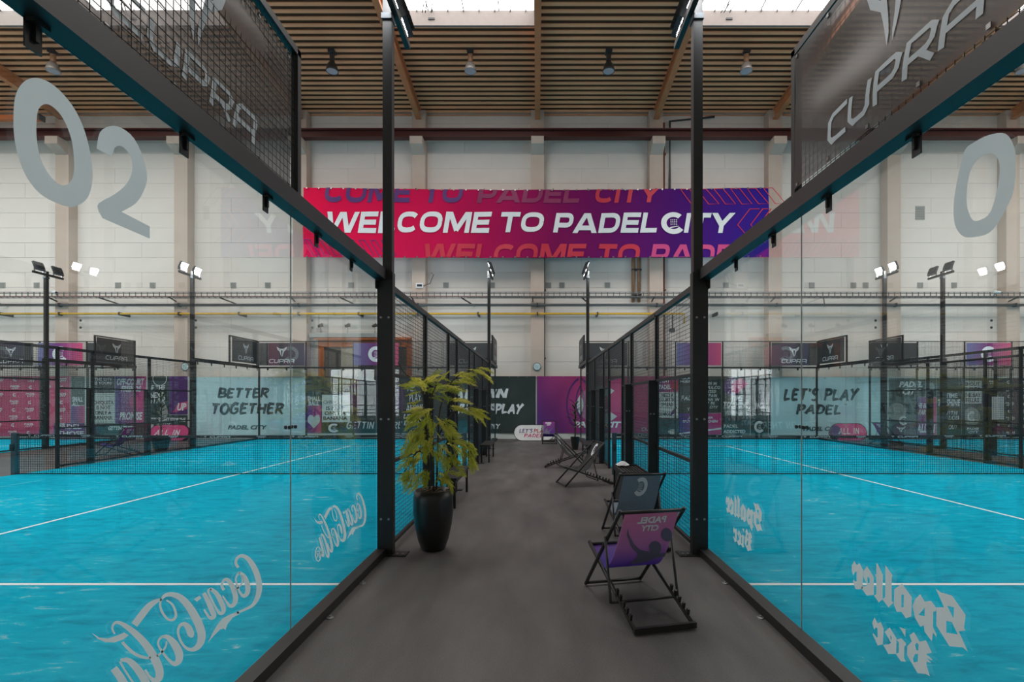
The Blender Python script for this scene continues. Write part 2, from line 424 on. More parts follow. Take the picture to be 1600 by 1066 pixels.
def subdiv2d(g, mx):
    bm = bmesh.new(); vs_ = [bm.verts.new((p[0], p[1], 0)) for p in g[0]]
    for f in g[1]:
        try: bm.faces.new([vs_[i] for i in f])
        except ValueError: pass
    for _ in range(5):
        e = [e for e in bm.edges if e.calc_length() > mx]
        if not e: break
        bmesh.ops.subdivide_edges(bm, edges=e, cuts=1); bmesh.ops.triangulate(bm, faces=bm.faces[:])
    bm.verts.index_update()
    r = [(v.co.x, v.co.y) for v in bm.verts], [tuple(v.index for v in f.verts) for f in bm.faces]
    bm.free(); return r
def clip2d(g, lo=None, hi=None):      # keep lo < y < hi
    bm = bmesh.new(); vs_ = [bm.verts.new((p[0], p[1], 0)) for p in g[0]]
    for f in g[1]:
        try: bm.faces.new([vs_[i] for i in f])
        except ValueError: pass
    for y, s in ((lo, -1), (hi, 1)):
        if y is not None: bmesh.ops.bisect_plane(bm, geom=bm.verts[:]+bm.edges[:]+bm.faces[:], plane_co=(0, y, 0), plane_no=(0, s, 0), clear_outer=True)
    bm.verts.index_update()
    r = [(v.co.x, v.co.y) for v in bm.verts], [tuple(v.index for v in f.verts) for f in bm.faces]
    bm.free(); return r

def _arc(cx, cy, rx, ry, a0, a1, n=16, p=2.6):
    out = []
    for i in range(n+1):
        t = R(a0+(a1-a0)*i/n); c, q = math.cos(t), math.sin(t)
        out.append((cx+rx*math.copysign(abs(c)**(2/p), c), cy+ry*math.copysign(abs(q)**(2/p), q)))
    return out
HV = {  # heavy extended capitals: (width, strokes), clipped to the cap height
 'W': (1.75, [[(.08,1.1),(.42,-.1)], [(.40,-.1),(.86,1.1)], [(.86,1.1),(1.32,-.1)], [(1.30,-.1),(1.68,1.1)]]),
 'E': (1.0, [[(.13,1),(.13,0)], [(.1,.885),(1.0,.885)], [(.1,.5),(.93,.5)], [(.1,.115),(1.0,.115)]]),
 'L': (.92, [[(.13,1),(.13,0)], [(.1,.115),(.92,.115)]]), 'I': (.28, [[(.14,1),(.14,0)]]), 'T': (1.05, [[(0,.885),(1.05,.885)], [(.52,.9),(.52,0)]]),
 'C': (1.15, [_arc(.6, .5, .48, .385, 38, 322)]), 'O': (1.25, [_arc(.62, .5, .5, .385, 0, 360, 24)]),
 'M': (1.45, [[(.13,0),(.13,1)], [(.16,1.1),(.74,.12)], [(.71,.12),(1.29,1.1)], [(1.32,0),(1.32,1)]]),
 'P': (1.05, [[(.13,1),(.13,0)], [(.1,.885),(.6,.885)]+_arc(.62, .63, .31, .255, 88, -88, 10)+[(.6,.375),(.1,.375)]]),
 'A': (1.3, [[(.04,-.1),(.63,1.1)], [(.60,1.1),(1.24,-.1)], [(.3,.26),(1.0,.26)]]),
 'D': (1.15, [[(.13,1),(.13,0)], [(.1,.885),(.55,.885)]+_arc(.58, .5, .44, .385, 88, -88, 12)+[(.55,.115),(.1,.115)]]),
 'Y': (1.2, [[(.0,1.1),(.6,.4)], [(1.2,1.1),(.6,.4)], [(.6,.5),(.6,0)]]), ' ': (.5, [])}
def heavy2d(body, slant=.2):
    parts = []; x = 0
    for ch in body:
        cw, sts = HV[ch]
        for st in sts:
            parts.append(ribbon([(x+p[0], p[1], .235 if len(st) > 2 or abs(st[0][1]-st[-1][1]) < .01 else .26) for p in st]))
        x += cw+.12
    v, f = clip2d(merge2d(parts), 0, 1)
    v = [(p[0]+slant*p[1], p[1]) for p in v]
    x0, x1 = min(p[0] for p in v), max(p[0] for p in v)
    return [((p[0]-x0)/(x1-x0), p[1]) for p in v], f
# ================================================================ THE SETTING
ZW, ZP = 22.6, 22.15                 # back wall face, front of its pilasters
BAY, X0 = 5.17, .05
HX0, HX1, ZR = -31.0, 31.1, -8.0     # hall ends and rear wall
RT = lambda y: 14.30 + .089*(ZW - y) # underside of the roof
XK = [X0 + BAY*k for k in range(-6, 7)]

B('floor', 'carpet', None, (HX0, HX1, ZR, ZW+.3, -.2, 0), label='dark grey needle felt carpet floor of the hall', kind='structure')

wb = empty('wall_back', (0, ZW, 0), 'white painted block wall with beige pilasters at the end of the hall', None, None, 'structure')
B('wall_slab', 'wall_paint', wb, (HX0, HX1, ZW+.02, ZW+.35, 0, 14.6))
bm_small = {}; rest = MB(); ROW = .66
for k in range(-6, 6):
    xa, xb = XK[k+6]+.29, XK[k+7]-.29
    for r in range(18):
        h0 = 2.72+r*ROW; h1 = min(h0+ROW, 14.28)
        cut = xa+(xb-xa)*(.36 if r % 2 else .62)
        for a, b in ((xa, cut), (cut, xb)):
            if -4 <= k <= 3:
                key = (round(b-a, 2), round(h1-h0, 2))
                if key not in bm_small:
                    me = bpy.data.meshes.new('block'); q = MB().box(0, b-a-.008, -.010-.003*((r*7+k) % 2), .02, 0, h1-h0-.008)
                    me.from_pydata(q.v, [], q.f); me.materials.append(M['block_paint']); bm_small[key] = me
                share(bm_small[key], 'block', wb, (a+.004, ZW, h0+.004))
            else: rest.box(a+.006, b-.006, ZW-.016, ZW+.02, h0+.006, h1-.006)
rest.build('outer_blocks', 'block_paint', wb, kind='stuff')
for x in XK:
    B('pilaster', 'pilaster_paint', wb, (x-.29, x+.29, ZP, ZW+.02, 0, 14.3))
    m = MB(); n = 0
    m.add([(x-.27, ZP, 12.35), (x+.27, ZP, 12.35), (x+.27, ZP-.5, 12.6), (x-.27, ZP-.5, 12.6),
           (x-.27, ZP, 12.92), (x+.27, ZP, 12.92), (x+.27, ZP-.5, 12.92), (x-.27, ZP-.5, 12.92)],
          [(0,1,2,3), (4,7,6,5), (3,2,6,7), (0,3,7,4), (1,5,6,2), (0,4,5,1)])
    m.build('corbel', 'pilaster_paint', wb)
B('banner_plinth', 'light_sheet', wb, (HX0, HX1, ZP-.03, ZP, 0, 2.70))
m = MB()
m.box(HX0, HX1, ZP-.42, ZP-.10, 13.24, 13.30); m.box(HX0, HX1, ZP-.42, ZP-.10, 12.92, 12.98); m.box(HX0, HX1, ZP-.29, ZP-.23, 12.95, 13.27)
m.build('crane_beam', 'crane_red', None, label='long red brown crane rail beam carried on the wall corbels', kind='structure')

B('wall_left', 'wall_paint', None, (HX0-.3, HX0, ZR, ZW+.35, 0, 18), label='plain white side wall of the hall', kind='structure')
B('wall_right', 'wall_paint', None, (HX1, HX1+.3, ZR, ZW+.35, 0, 18), label='plain white side wall of the hall', kind='structure')
# rear wall with two glazed gates that mirror in the far court glass
GA, GB = (-20.8, -13.8), (19.6, 23.8)
wr = empty('wall_rear', (0, ZR, 0), 'white rear wall with two tall glazed gates', None, None, 'structure')
B('wall_panel', 'wall_paint', wr, (HX0, GA[0], ZR-.3, ZR, 0, 18)); B('wall_panel', 'wall_paint', wr, (GA[1], GB[0], ZR-.3, ZR, 0, 18))
B('wall_panel', 'wall_paint', wr, (GB[1], HX1, ZR-.3, ZR, 0, 18))
for g in (GA, GB): B('lintel', 'wall_paint', wr, (g[0], g[1], ZR-.3, ZR, 4.8, 18))
for i, g in enumerate((GA, GB)):
    wd = empty('window_%d' % (i+1), (0, ZR, 0), 'tall glazed gate with dark mullions and daylight behind', None, None, 'structure')
    n = 6; wdt = (g[1]-g[0])/n
    for k in range(n):
        for a, b in ((0.05, 1.1), (1.15, 3.2), (3.25, 4.75)):
            B('pane', 'gate_daylight', wd, (g[0]+k*wdt+.05, g[0]+(k+1)*wdt-.05, ZR-.16, ZR-.14, a, b))
    m = MB()
    for k in range(n+1): m.box(g[0]+k*wdt-.06, g[0]+k*wdt+.06, ZR-.2, ZR-.06, 0, 4.8)
    for a in (0.02, 1.12, 3.22, 4.77): m.box(g[0], g[1], ZR-.2, ZR-.08, a-.04, a+.04)
    m.build('mullions', 'blue_print', wd)

# ---- roof: trapezoid deck per bay, timber beams, roof lights in most bays
SKYB = {-6, -5, -4, -3, -1, 1, 3, 4, 5}          # bays with roof lights
ZS0, ZS1 = 8.5, 17.7  # unseen near end, set to keep the floor by the camera darker
ceil = empty('ceiling', (0, ZW, 14.3), 'brown trapezoid metal roof deck on timber beams', None, None, 'structure')
def deck(xa, xb, ya, yb):               # tan slats hung below a sheet coloured dark as groove shade
    m = MB(); y = ya+.02; P = .285
    while y+.13 < yb:
        n = len(m.v); z = RT(y)
        m.v += [(xa,y,z),(xb,y,z),(xb,y+.13,z-.011),(xa,y+.13,z-.011),(xa,y,z+.03),(xb,y,z+.03),(xb,y+.13,z+.019),(xa,y+.13,z+.019)]
        m.f += [tuple(n+i for i in q) for q in ((0,3,2,1),(4,5,6,7),(0,1,5,4),(1,2,6,5),(2,3,7,6),(3,0,4,7))]
        y += P
    m.build('deck_slats', 'roof_deck', ceil, kind='stuff')
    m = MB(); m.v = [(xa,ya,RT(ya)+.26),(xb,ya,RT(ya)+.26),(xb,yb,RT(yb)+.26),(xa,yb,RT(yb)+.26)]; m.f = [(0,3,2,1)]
    m.build('groove_shade_sheet', 'roof_groove_shade', ceil)
sky_n = 0
for k in range(-6, 6):
    xa, xb = XK[k+6], XK[k+7]
    if k in SKYB:
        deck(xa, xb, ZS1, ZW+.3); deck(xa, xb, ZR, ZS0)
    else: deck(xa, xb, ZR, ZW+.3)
#B('roof_cover', 'kerb_white', ceil, (HX0, HX1, ZW-4.9, ZW+.35, RT(ZW-4.9)+.35, RT(ZW-4.9)+.4))
for x in XK:
    m = MB(); y0, y1 = ZR, ZP+.05
    for xa, xb, d0, d1 in ((x-.11, x+.11, -.46, -.40), (x-.035, x+.035, -.42, -.02), (x-.11, x+.11, -.06, 0)):
        n = len(m.v)
        m.v += [(xa,y0,RT(y0)+d0),(xb,y0,RT(y0)+d0),(xb,y1,RT(y1)+d0),(xa,y1,RT(y1)+d0),(xa,y0,RT(y0)+d1),(xb,y0,RT(y0)+d1),(xb,y1,RT(y1)+d1),(xa,y1,RT(y1)+d1)]
        m.f += [tuple(n+i for i in q) for q in ((0,3,2,1),(4,5,6,7),(0,1,5,4),(1,2,6,5),(2,3,7,6),(3,0,4,7))]
    m.build('roof_beam', 'timber_beam', ceil)
for k in sorted(SKYB):
    sky_n += 1
    xa, xb = XK[k+6]+.12, XK[k+7]-.12
    wd = empty('window_%d' % (2+sky_n), (xa, ZS1, RT(ZS1)), 'roof light with white kerb and translucent sheets', None, None, 'structure')
    KH = .5
    def kerb(y0, y1, x0, x1):
        m = MB(); n = 0
        m.v += [(x0,y0,RT(y0)-.02),(x1,y0,RT(y0)-.02),(x1,y1,RT(y1)-.02),(x0,y1,RT(y1)-.02),(x0,y0,RT(y0)+KH),(x1,y0,RT(y0)+KH),(x1,y1,RT(y1)+KH),(x0,y1,RT(y1)+KH)]
        m.f += [(0,3,2,1),(4,5,6,7),(0,1,5,4),(1,2,6,5),(2,3,7,6),(3,0,4,7)]
        m.build('kerb', 'kerb_white', wd)
    kerb(ZS1, ZS1+.08, xa-.1, xb+.1); kerb(ZS0-.08, ZS0, xa-.1, xb+.1); kerb(ZS0, ZS1, xa-.1, xa); kerb(ZS0, ZS1, xb, xb+.1)
    for j in range(4):
        u0, u1 = xa+(xb-xa)*j/4, xa+(xb-xa)*(j+1)/4
        m = MB(); m.v = [(u0+.015,ZS0,RT(ZS0)+KH+.05),(u1-.015,ZS0,RT(ZS0)+KH+.05),(u1-.015,ZS1+.06,RT(ZS1)+KH+.05),(u0+.015,ZS1+.06,RT(ZS1)+KH+.05)]; m.f = [(0,1,2,3)]
        m.build('pane', 'skylight_sheet', wd)
    m = MB(); rnd = random.Random(k+20)
    for j in range(5):
        u = xa+(xb-xa)*j/4
        m.bar((u, ZS0, RT(ZS0)+KH+.03), (u, ZS1, RT(ZS1)+KH+.03), .03, .05)
    for y in (ZS1-1.5, ZS1-3.5, ZS1-6): m.bar((xa, y, RT(y)+KH), (xb, y, RT(y)+KH), .05, .06)
    m.build('glazing_bars', 'grey_steel', wd)
    m = MB()
    for j in range(9):
        u = xa+.3+(xb-xa-.6)*j/8; m.bar((u, ZS1-.02, RT(ZS1)+KH-.06), (u+.015, ZS1-.05, RT(ZS1)+KH+.0), .03, .03)
    u = xa+1.15
    for a in (0, .1, .3): m.wire((u+a, ZS1-.3, RT(ZS1)+KH), (u+a-.1, ZS1-.05, RT(ZS1)+KH-.12), .018)
    m.bar((u+.1, ZS1-.01, RT(ZS1)+.2), (u+.32, ZS1-.01, RT(ZS1)+.2), .05, .06)
    m.build('catch', 'dark_pipe', wd)

# ---- services along the back wall
SG = 'pipes and trays along the back wall'
ct = empty('cable_tray', (0, ZP-.2, 6.2), 'steel ladder cable tray with red cables running along the wall', 'cable tray')
m = MB()
for h in (6.09, 6.29): m.box(HX0, HX1, ZP-.42, ZP-.40, h-.014, h+.014); m.box(HX0, HX1, ZP-.16, ZP-.14, h-.014, h+.014)
for i in range(190): m.box(-24+i*.255, -24+i*.255+.03, ZP-.425, ZP-.405, 6.09, 6.29)
for i in range(190): m.box(-24+i*.255, -24+i*.255+.02, ZP-.42, ZP-.14, 6.085, 6.1)
m.build('ladder', 'pipe_grey', ct)
m = MB()
for y, h, x0, x1 in ((ZP-.36, 6.11, HX0, -2), (ZP-.3, 6.11, HX0, 4), (ZP-.24, 6.11, HX0, 1)): m.bar((x0, y, h+.012), (x1, y, h+.012), .025, .025)
m.build('cable', 'cable_red', ct)
m = MB()
for y, h in ((ZP-.2, 6.11), (ZP-.33, 6.115)): m.bar((-3, y, h+.012), (HX1, y, h+.012), .03, .03)
m.build('cable', 'dark_pipe', ct)
for x in XK[1:-1]:
    MB().bar((x-.2, ZP, 5.97), (x-.2, ZP-.46, 6.08), .04, .05).build('bracket', 'dark_pipe', ct)
    MB().bar((x+2.4, ZW-.02, 5.85), (x+1.9, ZP-.35, 6.07), .04, .05).build('bracket', 'dark_pipe', ct)
gp = empty('grey_pipe', (0, ZP-.1, 5.8), 'straight grey pipe clipped along the wall under the cable tray', 'pipe')
MB().tube([(HX0, ZP-.1, 5.8), (HX1, ZP-.1, 5.8)], .06, 8).build('pipe', 'pipe_grey', gp, smooth=True)
for x in XK[1:-1]: B('clamp', 'dark_pipe', gp, (x-.03, x+.03, ZP-.17, ZP, 5.72, 5.88))
yp = empty('gas_pipe', (0, ZP-.1, 5.42), 'yellow gas pipe running straight along the white wall', 'pipe')
XE = gx(1068, ZP)
MB().tube([(HX0+.1, ZP-.1, 5.42), (XE, ZP-.1, 5.42), (XE, ZP-.1, 5.0)], .045, 8).build('pipe', 'yellow_pipe', yp, smooth=True)
for x in XK[1:8]:
    for d in (0, 2.6): B('clamp', 'dark_pipe', yp, (x+d-.03, x+d+.03, ZP-.16, ZP if d == 0 else ZW, 5.35, 5.49))
MB().tube([(gx(1050, ZP), ZP-.1, 5.42), (gx(1050, ZP), ZP-.1, 4.75)], .03).box(gx(1050, ZP)-.12, gx(1050, ZP)+.08, ZP-.2, ZP, 4.62, 4.78).build('valve', 'dark_pipe', yp)
for px, w_, mat, h0, h1, lab in ((95, .05, 'dark_pipe', 2.7, 14, 'thin black downpipe beside a pilaster behind the pink pattern banner'), (466, .06, 'dark_pipe', 2.7, 14, 'black downpipe on the wall between the white slogan banner and gate'),
        (850, .05, 'dark_pipe', 2.7, 9, 'black downpipe beside the pilaster with the clock'), (1036, .08, 'brick_red_pipe', 2.7, 13.9, 'red brown downpipe beside the copper pipes'), (1574, .05, 'dark_pipe', 2.7, 14, 'black downpipe beside a pilaster behind the dark slogan posters')):
    x = gx(px, ZW-.1)
    m = MB().tube([(x, ZW-.12, h0), (x, ZW-.12, h1)], w_, 8)
    for h in (3.5, 6.5, 9.5, 12.5):
        if h < h1: m.box(x-w_-.03, x+w_+.03, ZW-.2, ZW, h, h+.06)
    m.build('downpipe', mat, None, lab, 'pipe', 'downpipes on the back wall')
tp = empty('copper_pipes', (gx(993, ZW), ZW-.1, 6.1), 'pair of tan vertical pipes dropping from behind the welcome banner', 'pipe')
for px in (989, 998): MB().tube([(gx(px, ZW-.1), ZW-.12, 6.0), (gx(px, ZW-.1), ZW-.12, 9.5)], .07, 8).build('pipe', 'copper_pipe', tp, smooth=True)
for h in (6.3, 7.4): B('clamp', 'dark_pipe', tp, (gx(986, ZW), gx(1001, ZW), ZW-.22, ZW, h, h+.06))
x = gx(1037, ZW)
MB().tube([(x+.25, ZW-.1, 10.9), (x+.25, ZW-.1, 14.0), (gx(1115, ZW), ZW-.1, 14.2)], .05, 6).build('vent_pipe', 'dark_pipe', None, 'bent black pipe high on the wall under the roof deck', 'pipe')
for px, lab in ((656, 'small white wall unit with black display on a pilaster'),):
    t = empty('wall_controller', (gx(px, ZP), ZP, gh(452, ZP)), lab, 'controller'); x, h = gx(px, ZP), gh(447, ZP)
    B('case', 'paper', t, (x-.16, x+.16, ZP-.07, ZP, h-.09, h+.11)); B('display', 'black_print', t, (x-.11, x+.11, ZP-.075, ZP-.069, h-.04, h+.06))
    MB().tube([(x+.16, ZP-.03, h), (x+.45, ZP-.03, h+.1), (x+.6, ZP-.03, h+.5), (x+.5, ZP-.03, h+.55)], .015, 6).build('cable', 'dark_pipe', t)
VG = 'small square vents in the white wall'
for px in (5, 58, 185, 239, 365, 419, 549, 697, 769, 857, 878, 949, 1134, 1268, 1333, 1352, 1437, 1490):
    x, h = gx(px, ZW), gh(446, ZW)
    t = empty('wall_vent', (x, ZW, h), 'small grey square vent above the cable tray', 'vent', VG)
    B('frame', 'vent_grey', t, (x-.12, x+.12, ZW-.04, ZW, h-.12, h+.12))
    B('louvre', 'galvanised', t, *[(x-.09, x+.09, ZW-.05, ZW-.04, h-.09+i*.05, h-.07+i*.05) for i in range(4)])
for px in (1227, 1437):
    x, h = gx(px, ZW), gh(333, ZW)
    t = empty('wall_vent', (x, ZW, h), 'larger upright grey vent high on the wall right of the welcome banner', 'vent', 'tall vents high on the wall')
    B('frame', 'vent_grey', t, (x-.2, x+.2, ZW-.04, ZW, h-.3, h+.3)); B('louvre', 'pipe_grey', t, *[(x-.16, x+.16, ZW-.05, ZW-.04, h-.26+i*.075, h-.23+i*.075) for i in range(7)])
# pilaster sockets
for px in (126, 306, 488, 1368, 1549):
    for py in (501, 512):
        x, h = gx(px, ZP), gh(py, ZP)
        o = MB().lathe([(.05, 0), (.055, .02)], (0, 0, 0), 10).build('anchor_hole', 'black_print'); o.parent = wb
        o.matrix_local = Matrix.Translation((x, ZP-ZW+.01, h)) @ Matrix.Rotation(R(90), 4, 'X')
for px, py, zz, lab in ((839, 573, ZP, 'round pale wall clock on the pilaster above the purple banner'), (290, 573, ZP, 'round pale wall clock seen beside the floodlight pole at the white banner')):
    x, h = gx(px, zz), gh(py, zz); t = empty('wall_clock', (x, zz, h), lab, 'clock')
    mt = Matrix.Rotation(R(90), 4, 'X')
    for nm, prof, mat in (('rim', [(.17, 0), (.175, .04), (.15, .045)], 'pipe_grey'), ('face', [(.15, .02), (.15, .046)], 'clock_face')):
        o = MB().lathe(prof, (0, 0, 0), 20).build(nm, mat); o.parent = t; o.matrix_local = mt
    o = MB().bar((0, -.052, 0), (-.07, -.052, .03), .012, .004).bar((0, -.052, 0), (.05, -.052, -.08), .01, .004).build('hand', 'black_print'); o.parent = t
# orange framed hall gate high behind the posters
x0, x1, hT = gx(499, ZW), gx(645, ZW), gh(532, ZW)
gt = empty('door_1', (x0, ZW, 0), 'orange framed industrial gate with glass lights behind the posters', None, None, 'structure')
B('frame', 'gate_orange', gt, (x0, x0+.25, ZW-.12, ZW-.02, 0, hT), (x1-.25, x1, ZW-.12, ZW-.02, 0, hT), (x0, x1, ZW-.14, ZW-.02, hT-.3, hT))
B('rail', 'gate_orange', gt, (x0-.1, x1+.2, ZW-.3, ZW-.02, hT, hT+.1))
n = 5
for i in range(n):
    a, b = x0+.25+(x1-x0-.5)*i/n, x0+.25+(x1-x0-.5)*(i+1)/n
    B('pane', ('gate_dark', 'gate_beige', 'gate_dark', 'gate_dark', 'gate_dark')[i], gt, (a+.02, b-.02, ZW-.06, ZW-.03, 2.7, hT-.3))
B('ledge', 'vent_grey', gt, (x0-.3, x1-.9, ZW-.35, ZW-.02, hT+.1, hT+.28))
for px in (504, 546, 588):
    x = gx(px, ZW); h = hT+.28
    t = empty('spotlight', (x, ZW-.2, h), 'small dark spotlight clamped on the ledge above the orange gate', 'spotlight', 'spotlights above the orange gate')
    MB().tube([(x, ZW-.2, h), (x, ZW-.2, h+.3), (x+.15, ZW-.25, h+.42)], .015, 6).build('arm', 'dark_pipe', t)
    MB().tube([(x-.1, ZW-.25, h+.3), (x+.1, ZW-.22, h+.38)], [.05, .09], 8).build('head', 'lamp_dark', t)

xe = gx(64, 21.2)
t = empty('crane_girder', (xe-3, 21.2, 13.0), 'orange end of a travelling crane girder on the crane rail', 'crane')
B('girder', 'gate_orange', t, (xe-5, xe, 21.1, 21.3, 13.32, 13.52)); B('end_stop', 'dark_pipe', t, (xe-.02, xe+.06, 21.06, 21.34, 13.31, 13.54)); B('wheel_block', 'dark_pipe', t, (xe-3.4, xe-2.8, 21.05, ZP-.1, 13.31, 13.42))
for px, lab in ((86, 'small white security camera on the cable tray beside the dark backed floodlights'), (1556, 'small white security camera on the cable tray nearest the dark pattern banner')):
    x, h, y = gx(px, ZP-.5), gh(457, ZP-.5), ZP-.5
    t = empty('security_camera', (x, y, h), lab, 'camera')
    MB().tube([(x-.12, y-.02, h+.03), (x+.12, y-.08, h-.02)], .055, 10).build('housing', 'paper', t, smooth=True)
    MB().tube([(x+.12, y-.08, h-.02), (x+.135, y-.084, h-.023)], .045, 10).build('lens', 'black_print', t); MB().bar((x, y, h), (x, y+.1, h-.12), .03, .03).build('bracket', 'galvanised', t)
# ---- bell lamps under the roof
for i, (px, py, mt) in enumerate(((83, 92, 'lamp_bell'), (300, 92, 'lamp_dark'), (519, 92, 'lamp_dark'), (735, 92, 'lamp_bell'), (951, 95, 'lamp_dark'), (1166, 95, 'lamp_bell'), (1382, 95, 'lamp_dark'), (1598, 95, 'lamp_bell'))):
    z = 18.9; x = gx(px, z); top = RT(z)
    t = empty('bell_lamp', (x, z, top), '%s bell shaped high bay lamp under the roof deck' % ('pale silvery' if mt == 'lamp_bell' else 'dark grey'), 'lamp', '%s high bay lamps under the roof' % ('pale' if mt == 'lamp_bell' else 'dark'))
    B('mount', 'dark_pipe', t, (x-.12, x+.12, z-.12, z+.12, top-.08, top+.04))
    MB().tube([(x, z, top-.06), (x, z, top-.14)], .02).build('hook', 'dark_pipe', t)
    MB().lathe([(.09, 0), (.09, -.28), (.11, -.30)], (x, z, top-.12), 14).build('gear_box', 'copper_pipe' if mt == 'lamp_bell' else mt, t, smooth=False)
    MB().lathe([(.10, 0), (.17, -.1), (.215, -.26), (.225, -.34), (.205, -.34), (.1, -.05)], (x, z, top-.41), 18).build('shade', mt, t, smooth=True)
    MB().lathe([(.20, 0), (.20, .02)], (x, z, top-.74), 18).build('lens', 'lamp_glass', t)

# ================================================================ COURTS
courts = {'a': (-11.8, -1.76), 'b': (1.9, 11.94), 'c': (-27.1, -17.1), 'd': (14.2, 24.2)}
ZE0, ZE1, ZN = 1.65, 21.65, 11.65
for k, (a, b) in courts.items():
    nm = {'a': 'blue court carpet left of the dark walkway with white lines', 'b': 'blue court carpet right of the dark walkway with white lines',
          'c': 'blue court carpet beyond the deckchair aisle left of the next court', 'd': 'blue court carpet beyond the narrow aisle at the white sign'}[k]
    t = empty('court_turf', (a, ZE0, 0), nm, None, None, 'structure')
    B('turf', 'turf', t, (a, b, ZE0, ZE1, .0, .012))
    c = (a+b)/2
    for y in (ZN-6.95, ZN+6.95): B('court_line', 'line_white', t, (a, b, y-.025, y+.025, .012, .0145))
    B('court_line', 'line_white', t, (c-.025, c+.025, ZN-6.93, ZN+6.93, .012, .015))
POLE_G = 'floodlight poles around the courts'
def flood_pole(x, y, out, face, label, group=None):
    """square pole with a cross arm along the court and two LED heads facing the court (face = -1/+1 in x)"""
    t = empty('floodlight_pole', (x, y, 0), label, 'light pole', group)
    B('pole', 'black_steel', t, (x-.05, x+.05, y-.05, y+.05, 3.12, 6.15))
    xa = x-face*.075
    B('cross_arm', 'black_steel', t, (xa-.03, xa+.03, y-.55, y+.55, 5.98, 6.05))
    B('arm_clamp', 'grey_steel', t, (x-.06, x+.06, y-.07, y+.07, 5.9, 5.96))
    for s in (-.34, .34):
        yc = y+s; hc = 6.24
        hd = MB(); d = Vector((face*.93, 0, -.367)); u = Vector((.367*face, 0, .93))
        c = Vector((xa, yc, hc))
        hd.bar(c-u*.15, c+u*.15, .34, .06, d)
        h = hd.build('floodlight', 'grey_steel', t)
        q = MB()
        e = c+d*.034; yv = Vector((0, .15, 0)); n = len(q.v)
        q.v = [tuple(e-u*.12-yv), tuple(e-u*.12+yv), tuple(e+u*.12+yv), tuple(e+u*.12-yv)]; q.f = [(0, 1, 2, 3)]
        if (Vector(q.v[1])-Vector(q.v[0])).cross(Vector(q.v[3])-Vector(q.v[0])).dot(d) < 0: q.f = [(3, 2, 1, 0)]
        q.build('lens', 'flood_lens', h)
        f = MB()
        for j in range(5): f.bar(c-d*.05-u*.1+Vector((0, -.12+.06*j, 0)), c-d*.05+u*.1+Vector((0, -.12+.06*j, 0)), .01, .05, d)
        f.build('cooling_fins', 'dark_pipe', h)
        for q_ in (-.15, .15): MB().bar((xa, yc+q_, 6.05), (xa, yc+q_, 6.2), .02, .04).build('yoke', 'galvanised', t)
    return t
def bolts(t, x, y, hs, dx=.04, mat='bolt_metal'):
    for h in hs:
        for s in (-dx, dx):
            o = MB().lathe([(.013, 0), (.013, .006), (.006, .008)], (0, 0, 0), 8).build('bolt', mat); o.parent = t
            L0 = ORG.get(t.name, Vector())
            o.matrix_local = Matrix.Translation((x+s-L0.x, y-L0.y, h-L0.z)) @ Matrix.Rotation(R(90), 4, 'X')
def side_glass(xp, out, ya, yb, label, tall, near):
    """4 m of glass on one long side; tall = (y0, y1) stretch that carries 1 m of mesh on top"""
    t = empty('glass_wall', (xp, ya, 0), label, 'glass wall')
    o0, o1 = xp, xp+out*.11
    B('bottom_channel', 'black_steel', t, (o0+out*.002, o1, ya, yb-.05, 0, .075))
    B('top_rail', 'black_steel', t, (o0, o1, ya, yb-.05 if near else yb, 3.03, 3.15))
    ym = (ya+yb)/2
    panes = []
    for a, b in ((ya+.01, ym-.004), (ym+.004, yb-.05)):
        panes.append(B('pane', 'pane_glass', t, (xp-.006, xp+.006, a, b, .07, 3.03)))
    # L clips under the rail
    for i in range(6):
        y = ya+.12+i*.76
        if y < yb: B('clip', 'black_steel', t, (xp+out*.007, xp+out*.045, y-.03, y+.03, 3.015, 3.03), (xp+out*.007, xp+out*.014, y-.03, y+.03, 2.93, 3.03), (xp+out*.014, xp+out*.03, y-.008, y+.008, 2.96, 3.03))
    for y in (ya+.6, ya+1.3, ya+2.35, ya+3.1): MB().lathe([(.03, 0), (.028, .008), (.012, .012), (.01, .022)], (o1+out*.03, y, 0), 10).build('floor_bolt', 'galvanised', t)
    ps = (yb,) if near else (ya,)
    yp = ps[0]
    # main post with base plate and screws
    B('post', 'black_steel', t, (xp+out*.01, xp+out*.18, yp-.05, yp+.05, 0, 3.12))
    B('base_plate', 'black_steel', t, (xp+out*.01, xp+out*.33, yp-.09, yp+.09, 0, .012))
    bolts(t, xp+out*.095, yp-.05, (2.62, 1.5, .4), .042)
    for dx in (.23, .29): MB().lathe([(.014, 0), (.014, .01)], (xp+out*dx, yp-.04, .012), 8).build('anchor_bolt', 'galvanised', t)
    a, b = tall
    m = MB()
    for y in (a+.025, b-.025): m.bar((xp+out*.05, y, 3.15), (xp+out*.05, y, 4.2), .05, .05)
    m.bar((xp+out*.05, a, 4.18), (xp+out*.05, b, 4.18), .05, .05)
    m.build('mesh_frame', 'black_steel', t)
    MB().grid((xp+out*.05, a+.05, 3.16), (0, 1, 0), (0, 0, 1), b-a-.1, 1.0, .05, .0024).build('wire_mesh', 'wire', t, kind='stuff')
    B('pane_joint', 'vent_grey', t, (xp-.004, xp+.004, ym-.0025, ym+.0025, .07, 3.03))
    for s_ in (-.045, .045):
        for q_ in (-1, 1): MB().tube([(xp+q_*.007, ym+s_, 1.52), (xp+q_*.02, ym+s_, 1.52)], .013, 10).build('pane_clamp', 'black_steel', t)
    return t, panes
